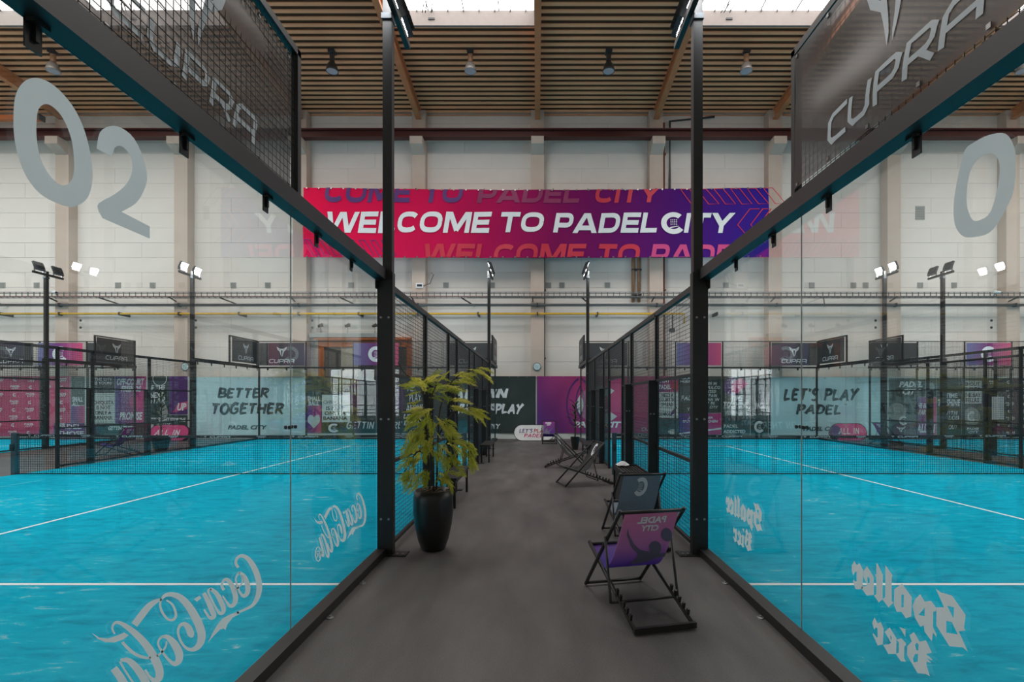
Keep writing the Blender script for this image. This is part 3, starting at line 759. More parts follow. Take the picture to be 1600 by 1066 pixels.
def side_fence(xp, out, label, y0=5.65, braces=True):
    t = empty('mesh_fence', (xp, y0, 0), label, 'fence'); y1 = 17.65
    xa, xb = xp+out*.06, xp+out*.12; xm = (xa+xb)/2
    posts = [y for y in (7.65, 9.65, 10.65, 12.65, 13.65, 15.65) if y > y0+.1]
    for y in posts: B('post', 'black_steel', t, (xa, xb, y-.03, y+.03, 0, 3.0))
    B('top_rail', 'black_steel', t, (xa-.01*0, xb, y0+.05, y1-.05, 2.96, 3.03))
    if braces:
        for y in posts:
            if y in (7.65, 9.65, 13.65, 15.65):
                B('brace', 'black_steel', t, (xb, xb+out*.10, y-.05, y+.03, 0, 2.0))
                bolts(t, xb+out*.05, y-.05, (1.5,), .025)
                B('base_plate', 'black_steel', t, (xb, xb+out*.24, y-.07, y+.07, 0, .012))
    ed = [y0+.05]+posts+[y1-.05]
    for a, b in zip(ed, ed[1:]):
        gate = abs(a-10.65) < .01
        h0 = 2.2 if gate else .09
        r = MB()
        for h in ((2.2,) if gate else (.06, 1.0, 2.0)): B('rail', 'black_steel', t, (xm-.02, xm+.02, a+.03, b-.03, h-.02, h+.02))
        MB().grid((xm, a+.04, h0), (0, 1, 0), (0, 0, 1), b-a-.08, 2.96-h0, .05, .0034).build('wire_mesh', 'wire', t, kind='stuff')
    return t
def end_wall(x0, x1, y, label, wires=True):
    t = empty('glass_end_wall', (x0, y, 0), label, 'glass wall')
    n = 5; w_ = (x1-x0)/n
    s = 1 if y > 10 else -1
    for i in range(n): B('pane', 'pane_glass', t, (x0+i*w_+.006, x0+(i+1)*w_-.006, y-.006, y+.006, .07, 3.02))
    for i in range(n+1):
        x = x0+i*w_; B('post', 'black_steel', t, (x-.03, x+.03, y+s*.01, y+s*.07, 0, 3.03)); B('post', 'black_steel', t, (x-.02, x+.02, y-.02, y+.02, 3.1, 4.18))
    B('bottom_channel', 'black_steel', t, (x0, x1, y, y+s*.08, 0, .075)); B('top_rail', 'black_steel', t, (x0, x1, y-.03, y+s*.06, 3.03, 3.1)); B('top_rail', 'black_steel', t, (x0, x1, y-.015, y+.015, 4.16, 4.19))
    B('clip', 'black_steel', t, *[(x0+.4+i*.8-.03, x0+.4+i*.8+.03, y-.04, y-.006, 2.95, 3.03) for i in range(12)])
    if wires: MB().grid((x0, y, 3.1), (1, 0, 0), (0, 0, 1), x1-x0, 1.06, .05, .0034).build('wire_mesh', 'wire', t, kind='stuff')
    return t
def net(x0, x1, label):
    t = empty('court_net', (x0, ZN, 0), label, 'net')
    for x in (x0-.12, x1+.12):
        B('net_post', 'court_post_blue', t, (x-.05, x+.05, ZN-.05, ZN+.05, 0, .95)); B('winch', 'black_steel', t, (x-.03, x+.03, ZN-.1, ZN-.05, .55, .7))
    m = MB(); N_ = 60
    sag = lambda u: .92-.04*math.sin(math.pi*u)
    nv = int((x1-x0)/.05)
    for i in range(nv+1):
        u = i/nv; x = x0-.07+(x1-x0+.14)*u; m.wire((x, ZN, .02), (x, ZN, sag(u)), .0042)
    for j in range(17):
        k = j/16
        for i in range(12):
            a, b = i/12, (i+1)/12
            m.wire((x0-.07+(x1-x0+.14)*a, ZN, .02+(sag(a)-.04)*k), (x0-.07+(x1-x0+.14)*b, ZN, .02+(sag(b)-.04)*k), .0042)
    m.build('netting', 'net_cord', t, kind='stuff')
    m = MB()
    for i in range(N_+1):
        u = i/N_; x = x0-.07+(x1-x0+.14)*u
        for y, h in ((ZN-.012, sag(u)-.05), (ZN-.012, sag(u)+.01), (ZN+.012, sag(u)+.01), (ZN+.012, sag(u)-.05)): m.v.append((x, y, h))
        if i:
            n = 4*i
            for q in range(4): m.f.append((n-4+q, n-4+(q+1) % 4, n+(q+1) % 4, n+q))
    band = m.build('top_band', 'net_band', t)
    parts = []
    for i in range(10):
        u = (i+.5)/10; x = (x1-x0)*u; h = sag(u)
        if i % 2 == 0:
            parts.append(fit(emblem2d(), x-.28, h-.02, .06, .045)); parts.append(fit(wordmark2d(), x+.06, h-.02, .46, .03))
        else:
            parts.append(fit(text2d('PADEL', .2, .02), x, h-.008, .22, .022)); parts.append(fit(text2d('CITY', .2, .02), x, h-.036, .16, .02))
    set_on(merge2d(parts), (x0, ZN-.0145, 0), (1, 0, 0), (0, 0, 1)).build('lettering', 'white_print', band)
    B('bottom_cord', 'net_cord', t, (x0-.05, x1+.05, ZN-.012, ZN+.012, .012, .03))
    return t

# ---- the two courts beside the walkway
a0, a1 = courts['a']; b0, b1 = courts['b']; c0, c1 = courts['c']; d0, d1 = courts['d']
wl, pl = side_glass(a1, 1, ZE0, 5.65, 'tall glass court wall with frosted 02 and mirrored script lettering beside the walkway', (ZE0, 3.65), True)
wr_, pr = side_glass(b0, -1, ZE0, 5.65, 'tall glass court wall with frosted 0 and mirrored blackletter lettering beside the walkway', (ZE0, 3.65), True)
side_fence(a1, 1, 'black wire mesh side fence behind the potted bamboo beside the walkway')
side_fence(b0, -1, 'black wire mesh side fence behind the grey deckchair beside the walkway')
side_glass(a1, 1, 17.65, ZE1, 'far glass corner wall beside the dark slogan banner', (19.65, ZE1), False)
side_glass(b0, -1, 17.65, ZE1, 'far glass corner wall beside the dracaena and purple banner', (19.65, ZE1), False)
end_wall(a0, a1, ZE1, 'glass end wall with mesh top in front of the orange framed gate')
end_wall(b0, b1, ZE1, 'glass end wall with mesh top in front of the time to shine poster')
end_wall(a0, a1, ZE0, 'glass end wall closing the court with script lettering at its nearer end')
end_wall(b0, b1, ZE0, 'glass end wall closing the court with blackletter lettering at its nearer end')
side_fence(a0, -1, 'black wire mesh fence beside the violet deckchair in the left aisle')
side_fence(b1, 1, 'black wire mesh fence beside the right aisle in front of the white sign')
side_glass(a0, -1, 17.65, ZE1, 'far glass corner wall in front of the better together banner', (19.65, ZE1), False)
side_glass(b1, 1, 17.65, ZE1, 'far glass corner wall in front of the pale let us play banner', (19.65, ZE1), False)
net(a0, a1, 'dark court net on the blue court with the script lettering'); net(b0, b1, 'dark court net on the blue court with the blackletter lettering')
# ---- outer courts beyond the aisles
side_fence(c1, 1, 'black mesh fence across the aisle in front of the pink pattern banner', 9.65, False)
side_fence(d0, -1, 'black mesh fence carrying the white sign across the right aisle', 9.65)
side_glass(c1, 1, 17.65, ZE1, 'far glass corner wall in front of the off-court friends poster', (19.65, ZE1), False)
side_glass(d0, -1, 17.65, ZE1, 'far glass corner wall in front of the welcome poster on dark green', (19.65, ZE1), False)
end_wall(c0, c1, ZE1, 'glass end wall in front of the pink pattern banner'); end_wall(d0, d1, ZE1, 'glass end wall in front of the dark pattern banner')
net(c0, c1, 'dark court net on the outer court by the pink pattern banner'); net(d0, d1, 'dark court net on the outer court by the white sign')
# ---- floodlight poles
flood_pole(a1+.12, 5.65, 1, -1, 'tall floodlight pole standing on the post beside the potted bamboo')
flood_pole(b0-.12, 5.65, -1, 1, 'tall floodlight pole standing on the post behind the pink deckchair')
flood_pole(a1+.12, 17.65, 1, -1, 'far floodlight pole at the dark slogan banner along the walkway')
flood_pole(b0-.12, 17.65, -1, 1, 'far floodlight pole at the purple banner along the walkway')
flood_pole(a0-.12, 17.65, -1, 1, 'floodlight pole with lit heads beside the better together banner')
flood_pole(b1+.12, 17.65, 1, -1, 'floodlight pole with lit heads beside the let us play banner')
flood_pole(c1+.12, 17.65, 1, -1, 'floodlight pole showing the dark backs of its heads by the pink pattern banner')
flood_pole(d0-.12, 17.65, -1, 1, 'floodlight pole showing the dark backs of its heads by the welcome poster')
flood_pole(a0-.12, 5.65, -1, 1, 'floodlight pole at the outer nearer corner of the court with script lettering')
flood_pole(b1+.12, 5.65, 1, -1, 'floodlight pole at the outer nearer corner of the court with blackletter lettering')

# ---- frosted lettering on the near panes (traced on the photograph, set on the panes)
def on_pane(X, px, py, side):
    z = F*abs(X)/abs(px-VX); return (X, z, CH-(py-VY)*z/F)
def pane_shape(geom, X, side, dz, pane):
    vs_ = [on_pane(X+(.0066 if side < 0 else -.0066), p[0], p[1], side) for p in geom[0]]
    return MB().add([(v[0], v[1]+dz, v[2]) for v in vs_], geom[1]).build('lettering', 'frost_print', pane)
def cr1(p): return (120+p[0]/4.716, 840+p[1]/4.716)
SCRIPT = [
 [(1190,222,22),(1172,190,20),(1180,155,20),(1215,135,24),(1262,158,34),(1305,220,42),(1335,295,44),(1345,370,42),(1332,440,36),(1295,500,24),(1230,535,18),(1180,556,16)],
 [(1198,255,16),(1235,290,32),(1258,350,38),(1258,405,34),(1232,432,26),(1205,410,18),(1182,355,14),(1172,300,14),(1198,255,16)],
 [(1172,385,12),(1205,355,12),(1222,320,12),(1212,280,10)],
 [(1085,388,24),(1068,355,20),(1085,315,20),(1115,316,30),(1150,370,38),(1170,440,38),(1160,490,32),(1130,505,26),(1100,470,16),(1075,430,12)],
 [(985,378,22),(1030,415,34),(1070,490,38),(1082,540,32),(1055,560,24),(1020,510,16),(985,440,14),(968,395,16),(990,378,18)],
 [(935,410,30),(965,465,36),(995,535,40),(1010,580,34),(985,595,24),(958,565,18),(938,530,14)],
 [(425,645,50),(480,570,52),(535,505,46),(585,470,30),(625,455,16)],
 [(622,458,16),(650,428,26),(700,420,34),(765,445,48),(830,515,58),(885,610,62),(918,700,62),(915,765,54),(885,812,40),(840,828,26),(795,805,20),(762,755,18),(746,695,18),(760,650,22),(795,640,34),(825,670,50),(842,715,50),(850,738,16)],
 [(622,455,12),(614,500,16),(632,555,18),(670,602,18),(708,608,20),(730,580,20),(724,535,18),(700,490,16),(660,462,12)],
 [(628,732,18),(670,735,36),(718,785,56),(752,850,60),(752,905,50),(720,932,34),(680,905,22),(635,850,18),(602,795,16),(605,755,16),(630,732,18)],
 [(590,875,14),(622,850,14),(655,805,14),(662,765,12)],
 [(280,712,12),(262,672,16),(275,635,18),(310,628,24),(370,660,38),(450,725,50),(520,805,58),(575,895,64),(608,980,62),(605,1035,54),(570,1055,36),(535,1025,22),(505,975,16)],
 [(335,772,22),(380,820,24),(440,865,24),(510,888,20),(545,885,12)],
 [(322,905,22),(375,905,40),(430,950,54),(485,1025,60),(520,1100,58),(515,1150,44),(470,1150,28),(415,1070,18),(355,980,16),(318,915,16)],
 [(272,965,56),(320,1030,60),(365,1110,60),(385,1170,52),(350,1195,32),(310,1150,18)]]
SHAPES = [[(1190,545),(1120,572),(1070,600),(1035,645),(1000,705),(968,772),(1010,725),(1055,680),(1082,672),(1096,682),(1110,640),(1150,590),(1200,565)],
 [(862,455),(905,428),(917,448),(885,474)],
 [(112,704),(165,738),(230,745),(300,722),(350,700),(384,722),(345,750),(280,775),(210,772),(155,748)]]
parts = [ribbon(catmull(s_, 4)) for s_ in SCRIPT]
parts += [fill2d([s_]) for s_ in SHAPES]
sv, sf = merge2d(parts); g_script = ([cr1(p) for p in sv], sf)
pane_shape(g_script, a1, -1, 0, pl[0]); pane_shape(g_script, a1, -1, 2.0, pl[1])
def cr2(p): return (470+p[0]/7.106, 750+p[1]/7.106)
rg = merge2d([ribbon([(193+30*math.cos(R(t)), 825+78*math.sin(R(t)), 11) for t in range(0, 361, 15)]), ribbon([(205,865,9),(203,785,9)]), ribbon([(203,785,8),(180,800,8),(182,825,8),(203,830,8)]), ribbon([(190,828,8),(176,868,8)])])
pane_shape(([cr2(p) for p in rg[0]], rg[1]), a1, -1, 0, pl[1])
cr3 = lambda p: (1300+p[0]/4.937, 850+p[1]/4.937)
BLACKLETTER = [
 [[(152,170),(172,130),(190,165),(212,148),(238,200),(236,345),(210,352),(182,350),(163,290),(165,275),(180,290),(190,290),(190,215),(178,215),(165,245),(153,210)]],
 [[(240,215),(270,172),(322,255),(322,395),(268,400),(225,340),(232,330),(268,325),(268,310),(240,250)], [(272,252),(290,265),(290,312),(276,300)]],
 [[(330,240),(342,235),(342,150),(350,150),(392,240),(390,425),(408,415),(360,452),(325,400),(342,390),(342,260)]],
 [[(412,163),(468,245),(460,260),(460,440),(475,455),(435,490),(390,430),(410,412)]],
 [[(480,350),(540,308),(615,410),(612,560),(570,575),(535,525),(500,525),(478,470)], [(535,400),(545,385),(555,400),(552,490),(535,490)]],
 [[(622,480),(640,430),(680,388),(715,445),(765,440),(805,495),(800,520),(780,525),(778,640),(806,700),(805,718),(778,685),(770,752),(715,680),(708,630),(680,640),(640,570)], [(668,548),(715,490),(715,560)]],
 [[(800,345),(840,375),(925,400),(1030,548),(1018,650),(1030,670),(978,675),(1048,832),(1010,800),(905,790),(805,630),(805,490),(865,490)], [(888,478),(942,490),(938,578)], [(880,595),(925,605),(970,700),(882,685)]],
 [[(310,610),(328,568),(352,615),(375,602),(398,655),(392,775),(352,785),(312,695),(320,690),(345,725),(352,720),(350,650),(338,645),(325,660)]],
 [[(405,680),(445,645),(498,730),(495,850),(435,850),(395,780),(440,775),(455,765),(440,735)], [(447,700),(460,722),(455,748)]],
 [[(498,740),(535,728),(572,770),(568,785),(558,790),(555,880),(570,910),(530,905),(492,850),(515,840),(515,760)]], [[(520,642),(568,660),(565,718)]],
 [[(580,790),(615,755),(598,705),(632,680),(675,755),(725,745),(770,840),(725,850),(775,892),(765,898),(728,880),(765,918),(728,910),(728,935),(755,1022),(725,1005),(660,998),(580,860)], [(640,780),(655,762),(668,780),(665,825),(650,820)], [(625,885),(640,850),(665,850),(662,910),(630,915)]]]
bv, bf = merge2d([fill2d(l) for l in BLACKLETTER]); g_black = ([cr3(p) for p in bv], bf)
pane_shape(g_black, b0, 1, 0, pr[0]); pane_shape(g_black, b0, 1, 2.03, pr[1])
def smooth_loop(pts, n=4):
    q = pts+pts[:3]; q = catmull(q, n); return q[n:n+len(pts)*n]
k3 = lambda L_: [(x/3.331, y/3.331) for x, y in L_]
zero = fill2d([smooth_loop(k3([(70,620),(80,500),(120,430),(180,405),(250,425),(320,480),(390,570),(440,680),(470,800),(482,920),(465,1010),(430,1055),(370,1078),(290,1055),(210,1010),(150,940),(110,860),(78,740)])),
               smooth_loop(k3([(190,640),(200,570),(235,542),(280,560),(330,620),(370,720),(385,830),(380,920),(345,962),(300,955),(250,900),(210,820),(192,730)]))])
two = fill2d([catmull([(151,232),(156,207),(172,197),(190,200),(210,217),(225,250),(230,275),(226,295),(213,317),(190,331)], 3)+[(234,354),(234,373),(160,341)]+catmull([(154,330),(154,318),(180,303),(198,287),(207,265),(204,245),(196,233),(187,228),(179,232),(175,245)], 3)])
pane_shape(merge2d([zero]), a1, -1, 0, pl[0]); pane_shape(two, a1, -1, 0, pl[0])
zr = fill2d([smooth_loop([(1571,209),(1545,211),(1521,223),(1508,234),(1500,262),(1494,291),(1490,322),(1492,351),(1503,368),(1519,371),(1547,363),(1569,332),(1584,297),(1587,252),(1584,228)]),
             smooth_loop([(1545,240),(1527,250),(1516,268),(1511,295),(1511,322),(1519,343),(1531,344),(1547,332),(1558,297),(1562,262),(1557,245)])])
pane_shape(zr, b0, 1, 0, pr[0])

# ---- advertising sheets tied to the mesh (charcoal with emblem and word mark, or colour logo sheets)
def ad_sheet(o, ux, w_, h_, label, kind='dark', waves=0., group=None, seed=1, mirror_fold=1):
    o = Vector(o); ux = Vector(ux); uy = Vector((0, 0, 1))
    t = empty('mesh_banner', tuple(o), label, 'banner', group)
    rnd = random.Random(seed); ph = rnd.uniform(0, 6)
    def disp(u, v):
        if not waves: return 0.
        a, b = u/w_, v/h_
        e = min(1, min(a, 1-a)*7)*min(1, min(b, 1-b)*6)
        q = math.sin(5.5*b+3.2*(a*mirror_fold)+ph)*.6+math.sin(11*b-6*a*mirror_fold+ph*2)*.35+math.sin(3*b+16*a)*.12
        return waves*q*(.25+.75*e)
    nx, ny = (48, 26) if waves else (2, 2)
    v = [(w_*i/nx, h_*j/ny) for j in range(ny+1) for i in range(nx+1)]
    f = [(j*(nx+1)+i, j*(nx+1)+i+1, (j+1)*(nx+1)+i+1, (j+1)*(nx+1)+i) for j in range(ny) for i in range(nx)]
    g = set_on((v, f), o, ux, uy, disp)
    sheet = g.build('sheet', 'charcoal_sheet' if waves else {'dark': 'charcoal_flat', 'logo': 'logo_gradient', 'plain': 'charcoal_flat'}[kind], t, smooth=bool(waves))
    n = ux.cross(uy)
    P = lambda geom, mat, nm: set_on(geom, o+n*.004, ux, uy, disp).build(nm, mat, t)
    if kind == 'dark':
        # subdivide the emblem for wavy sheets by building it from its fill
        P(subdiv2d(fit(emblem2d(), w_*.5, h_*.60, h_*.46, h_*.46), .035 if waves else 9), 'grey_print', 'emblem')
        P(fit(wordmark2d(3), w_*.5, h_*.19, w_*.56, h_*.15), 'grey_print', 'lettering')
    elif kind == 'logo': P(fit(racket2d(), w_*.5, h_*.5, h_*.7, h_*.7), 'white_print', 'emblem')
    if waves:
        for i in range(6):
            for vv in (0.02, h_-.02):
                c = o+ux*(w_*(.02+.96*i/5))+uy*vv+n*.006
                MB().bar(c-n*.003, c+n*.003, .022, .022).build('eyelet', 'bolt_metal', t)
    return t
# near sheets above the glass (in front of / behind the mesh)
ad_sheet((a1+.038, 1.62, 3.19), (0, 1, 0), 1.95, .93, 'crumpled charcoal sheet with pale emblem behind the mesh above the glass 02', 'dark', .02, None, 3)
ad_sheet((b0-.088, 3.57, 3.19), (0, -1, 0), 1.95, .93, 'crumpled charcoal sheet with pale emblem hung before the mesh above the frosted 0', 'dark', .022, None, 8, -1)
# far sheets on end meshes and corners
FG = 'charcoal emblem sheets on the far mesh'
def end_ad(x0, x1, label, kind='dark'): ad_sheet((x0+.05, ZE1-.03, 3.16), (1, 0, 0), x1-x0-.1, .95, label, kind)
def side_ad(xp, ux, label):
    ad_sheet((xp, 19.7 if ux > 0 else 21.6, 3.2), (0, ux, 0), 1.9, .93, label, 'dark')
w2 = 2.0
end_ad(a0, a0+w2, 'charcoal emblem sheet on the end mesh right above the better together banner')
end_ad(a0+2*w2, a0+3*w2, 'violet logo sheet with white racket ring in front of the orange gate', 'logo')
end_ad(a1-w2, a1, 'charcoal emblem sheet on the end mesh above the dark slogan banner')
end_ad(b0, b0+w2, 'charcoal emblem sheet on the end mesh above the purple logo banner')
end_ad(b0+2*w2, b0+3*w2, 'violet to pink logo sheet on the mesh above the born in poster', 'logo')
end_ad(b1-w2, b1, 'charcoal emblem sheet on the end mesh above the let us play banner')
side_ad(a0+.03, 1, 'slanting charcoal emblem sheet at the mesh corner over the better together banner')
side_ad(b1-.03, -1, 'slanting charcoal emblem sheet at the mesh corner over the let us play banner')
side_ad(c1+.09, 1, 'charcoal emblem sheet on corner mesh above the off-court friends poster')
side_ad(d0-.09, -1, 'charcoal emblem sheet on corner mesh above the welcome poster')
side_ad(a1+.09, 1, 'charcoal emblem sheet seen edge-on at the mesh corner of the dark slogan banner')
side_ad(b0-.09, -1, 'charcoal emblem sheet seen edge-on at the mesh corner of the purple logo banner')
end_ad(c1-w2, c1, 'plain charcoal sheet on the end mesh beside the pink logo sheet', 'plain')
end_ad(c1-2*w2-.1, c1-w2-.1, 'pink logo sheet with white racket ring above the pink pattern banner', 'logo')
end_ad(c1-3*w2-.2, c1-2*w2-.2, 'charcoal emblem sheet on the end mesh above the pink pattern banner')
end_ad(d0, d0+w2, 'plain charcoal sheet on the end mesh beside the welcome poster corner', 'plain')
end_ad(d0+2*w2, d0+3*w2, 'violet to pink logo sheet above the dark pattern banner', 'logo')
# white sign on the outer fence
sx, sz = d0-.2, 15.56
t = empty('fence_sign', (sx, sz, 1.0), 'blank white sign board on the mesh fence across the right aisle', 'sign')
B('board', 'paper', t, (sx-.27, sx+.27, sz-.012, sz, gh(656, sz), gh(620, sz))); B('bracket', 'black_steel', t, (sx-.2, sx+.2, sz, sz+.02, 1.3, 1.34), (sx+.15, sx+.21, sz, sz+.03, 1.2, 1.4))
# ================================================================ BANNERS AND POSTERS ON THE BACK WALL
ZB = ZP-.045
def poster(px0, px1, py0, py1, mat, label, items=(), z=ZB, cat='poster', group=None, name='wall_poster', waves=0., seed=0):
    """items: (kind, body, cx, cy, w, h, material) in fractions of the sheet; kinds: text, brush, emblem, word, racket, or a filled shape"""
    x0, x1, h0, h1 = gx(px0, z), gx(px1, z), gh(py1, z), gh(py0, z); W, H = x1-x0, h1-h0
    t = empty(name, (x0, z, h0), label, cat, group)
    ph = seed*1.7
    disp = (lambda u, v: waves*(math.sin(7*u/H+4*v/H+ph)*.5+math.sin(-9*u/H+11*v/H+ph)*.3+math.sin(17*u/H+ph)*.2)) if waves else None
    if waves:
        nx, ny = 44, 20
        v = [(W*i/nx, H*j/ny) for j in range(ny+1) for i in range(nx+1)]
        f = [(j*(nx+1)+i, j*(nx+1)+i+1, (j+1)*(nx+1)+i+1, (j+1)*(nx+1)+i) for j in range(ny) for i in range(nx)]
        set_on((v, f), (x0, z-.02, h0), (1, 0, 0), (0, 0, 1), disp).build('sheet', mat, t, smooth=True)
        m = MB()
        for i in range(11): m.box(x0+W*i/10-.015, x0+W*i/10+.015, z-.028, z+.01, h1-.05, h1-.02)
        m.build('eyelets', 'bolt_metal', t)
    else: B('sheet', mat, t, (x0, x1, z, z+.012, h0, h1))
    for n, (k, body, cx, cy, w_, h_, mt) in enumerate(items):
        if k == 'text': g = text2d(body, .0, .03)
        elif k == 'ital': g = text2d(body, .25, .04)
        elif k == 'thin': g = text2d(body, .0, .005)
        elif k == 'brush': g = brush2d(body)
        elif k == 'brushb': g = brush2d(body, .29)
        elif k == 'emblem': g = emblem2d()
        elif k == 'word': g = wordmark2d()
        elif k == 'racket': g = racket2d()
        elif k == 'rect': g = ([(0,0),(1,0),(1,1),(0,1)], [(0,1,2,3)])
        elif k == 'disc': g = arcs(.5, .5, 0, .5, 0, 360, 24)
        elif k == 'ring': g = arcs(.5, .5, .46, .5, body[0], body[1], 24)
        elif k == 'heart': g = fill2d([[(.5,0),(.95,.45),(1,.75),(.85,.97),(.65,.97),(.5,.8),(.35,.97),(.15,.97),(0,.75),(.05,.45)]])
        elif k == 'poly': g = fill2d([body])
        g = fit(g, cx*W, cy*H, w_*W, h_*H)
        off = .003+.0022*n
        if waves: g = subdiv2d(g, .35)
        set_on(g, (x0, z-off-(.022 if waves else 0), h0), (1, 0, 0), (0, 0, 1), disp).build('print' if k in ('rect', 'disc', 'ring', 'heart', 'poly') else 'lettering', mt, t)
    return t
W_, D_, K_ = 'white_print', 'dark_green', 'black_print'
T, BT = 588, 677
# step-and-repeat pink wall
it = []
for r in range(8):
    for c in range(7):
        cx, cy = .06+c*.145, .94-r*.125
        if (r+c) % 2: it.append(('racket', '', cx, cy, .035, .055, W_))
        else: it.append(('ital', 'PADEL\nCITY', cx, cy, .085, .065, W_))
poster(-60, 110, T, 682, 'pink_sheet', 'pink step and repeat banner with small white logos behind the outer court', it, cat='banner', name='wall_banner')
poster(111, 132, T, 633, 'slate_green', 'narrow grey green poster with small white letters above a pink one', [('text', 'SMALL', .5, .2, .8, .18, W_), ('text', 'ALL', .35, .03, .5, .14, W_)])
poster(111, 132, 634, BT, 'pink_to_purple', 'narrow pink and violet poster under the grey green small poster', [('disc', '', .5, .2, 1, .7, 'logo_gradient')])
poster(84, 132, 661, 682, 'purple_print', 'low violet board with bold white lettering under the pink banner', [('text', 'PADEL', .5, .72, .8, .34, W_), ('text', 'THOSE', .55, .22, .86, .34, W_)], z=ZB-.06)
poster(144, 179, T, 614, D_, 'dark poster with the city is yours lettering', [('text', 'THE CITY\nIS YOURS', .5, .7, .8, .4, W_), ('disc', '', .3, .2, .3, .3, 'slate_green'), ('disc', '', .75, .15, .4, .25, 'slate_green')])
poster(144, 179, 615, 660, 'light_sheet', 'white banana slogan poster under the city is yours poster', [('text', 'CHIQUITA\nIS NOT\nONLY A\nBANANA', .5, .42, .94, .66, K_), ('ring', (0, 180), .6, .78, .5, .3, 'vent_grey')])
poster(180, 228, T, 662, 'pink_to_purple', 'pink and violet poster with off-court friends and promise lettering', [('ital', 'OFF-COURT', .5, .88, .9, .15, W_), ('ital', 'FRIENDS', .52, .73, .66, .13, W_), ('disc', '', .68, .45, .4, .3, 'magenta_print'), ('ital', 'PROMISE', .52, .16, .76, .17, W_)])
poster(144, 228, 662, 680, D_, 'dark strip poster under the banana slogan poster by the violet deckchair', [('disc', '', .15, .5, .16, .8, 'slate_green'), ('ital', 'GETTIN THERE', .55, .6, .5, .35, W_)])
poster(232, 264, T, 663, D_, 'black poster with be the next star lettering', [('ring', (0, 360), .55, .95, .7, .3, W_), ('text', 'BE THE\nNEXT', .42, .68, .8, .26, W_), ('brush', 'STAR', .42, .5, .8, .16, W_), ('disc', '', .75, .26, .4, .3, 'vent_grey'), ('text', 'PADEL CITY', .4, .12, .6, .04, W_)])
poster(264, 293, T, 648, 'purple_print', 'violet and pink poster beside the be the next star poster', [('poly', [(0,0),(1,.2),(1,.6),(.4,.5)], .6, .3, .8, .5, 'magenta_print'), ('ital', 'UP', .7, .2, .5, .2, W_)])
poster(240, 293, 649, BT, D_, 'dark strip with white slanted lettering behind the left potted yucca', [('ital', "DON'T STOP THE", .55, .75, .8, .24, W_), ('ital', 'RALLY', .3, .45, .4, .2, W_)])
poster(303, 478, 590, 680, 'pale_aqua', 'large pale banner with dark brush lettering better together', [('brushb', 'BETTER', .445, .73, .46, .2, 'teal_print'), ('brushb', 'TOGETHER', .49, .46, .64, .23, 'teal_print'), ('ital', 'PADEL CITY', .48, .135, .35, .075, 'teal_print')], cat='banner', name='wall_banner', waves=.02, seed=1)
poster(479, 502, T, 633, 'slate_green', 'narrow grey green poster above the heart poster', [('text', 'SMALL', .5, .22, .86, .16, W_), ('text', 'BALL', .5, .06, .7, .14, W_)])
poster(479, 502, 634, BT, 'pink_to_purple', 'small pink poster with a pale heart', [('heart', '', .5, .42, .86, .5, 'light_sheet')])
poster(502, 700, T, BT, D_, 'wide dark backing banner behind the glass by the orange gate', [('brush', 'GETTIN THERE', .42, .14, .44, .14, W_), ('racket', '', .1, .09, .09, .16, W_), ('text', 'NEVER\nPLAY\nALONE', .74, .62, .14, .5, W_), ('rect', '', .62, .6, .06, .4, 'purple_print'), ('disc', '', .8, .8, .12, .3, 'slate_green'), ('ital', 'UPTO\nDATE', .72, .24, .14, .2, W_)], cat='banner', name='wall_banner')
poster(503, 547, 617, 660, 'light_sheet', 'white banana slogan poster on the dark backing banner', [('thin', 'CHIQUITA', .45, .72, .8, .14, K_), ('text', 'IS NOT\nONLY A\nBANANA', .48, .33, .86, .5, K_)], z=ZB-.03)
poster(700, 837, T, BT, D_, 'dark green banner with white brush lettering along the walkway end', [('brushb', 'ALL IN', .36, .69, .66, .19, W_), ('brushb', 'WHEN I PLAY', .46, .43, .82, .2, W_), ('ital', 'PADEL CITY', .42, .12, .36, .085, W_)], cat='banner', name='wall_banner', waves=.03, seed=3)
poster(839, 1046, T, BT, 'purple_to_pink', 'violet to pink banner with large pale racket ring logo', [('ring', (110, 240), .36, .5, .28, 1.0, 'purple_print'), ('ring', (100, 235), .42, .55, .26, .85, 'purple_print'), ('racket', '', .47, .5, .34, .66, 'grey_print'), ('ital', 'PADEL CITY', .48, .15, .4, .11, W_), ('emblem', '', .86, .2, .05, .11, W_), ('word', '', .86, .07, .14, .05, W_)], cat='banner', name='wall_banner', waves=.025, seed=5)
poster(1028, 1060, T, 612, 'purple_to_pink', 'small violet poster with play padel lettering', [('text', 'PLAY\nPADEL', .35, .5, .6, .7, W_), ('rect', '', .82, .35, .3, .4, 'red_print')], z=ZB-.06)
poster(1028, 1060, 613, 653, 'light_sheet', 'white poster with need a court to spread comfort lettering', [('text', 'NEED A\nCOURT TO\nSPREAD', .46, .7, .84, .5, K_), ('text', 'COMFORT', .36, .14, .66, .13, K_), ('poly', [(0,0),(.6,.3),(1,1),(.4,.6)], .75, .25, .4, .4, 'purple_print')], z=ZB-.06)
poster(1028, 1060, 654, 680, 'slate_green', 'grey green picture poster under the white court poster', [('heart', '', .4, .6, .5, .6, D_), ('disc', '', .7, .2, .4, .3, 'light_sheet')], z=ZB-.06)
poster(1061, 1092, T, 645, D_, 'dark poster with dense white scribbled lettering beside the near post', [('text', 'GOOD\nFRIENDS', .5, .9, .9, .16, W_), ('rect', '', .5, .5, .9, .46, 'slate_green'), ('brush', 'PADEL', .5, .4, .8, .14, W_), ('text', 'YOU', .6, .1, .4, .08, W_)], z=ZB-.06)
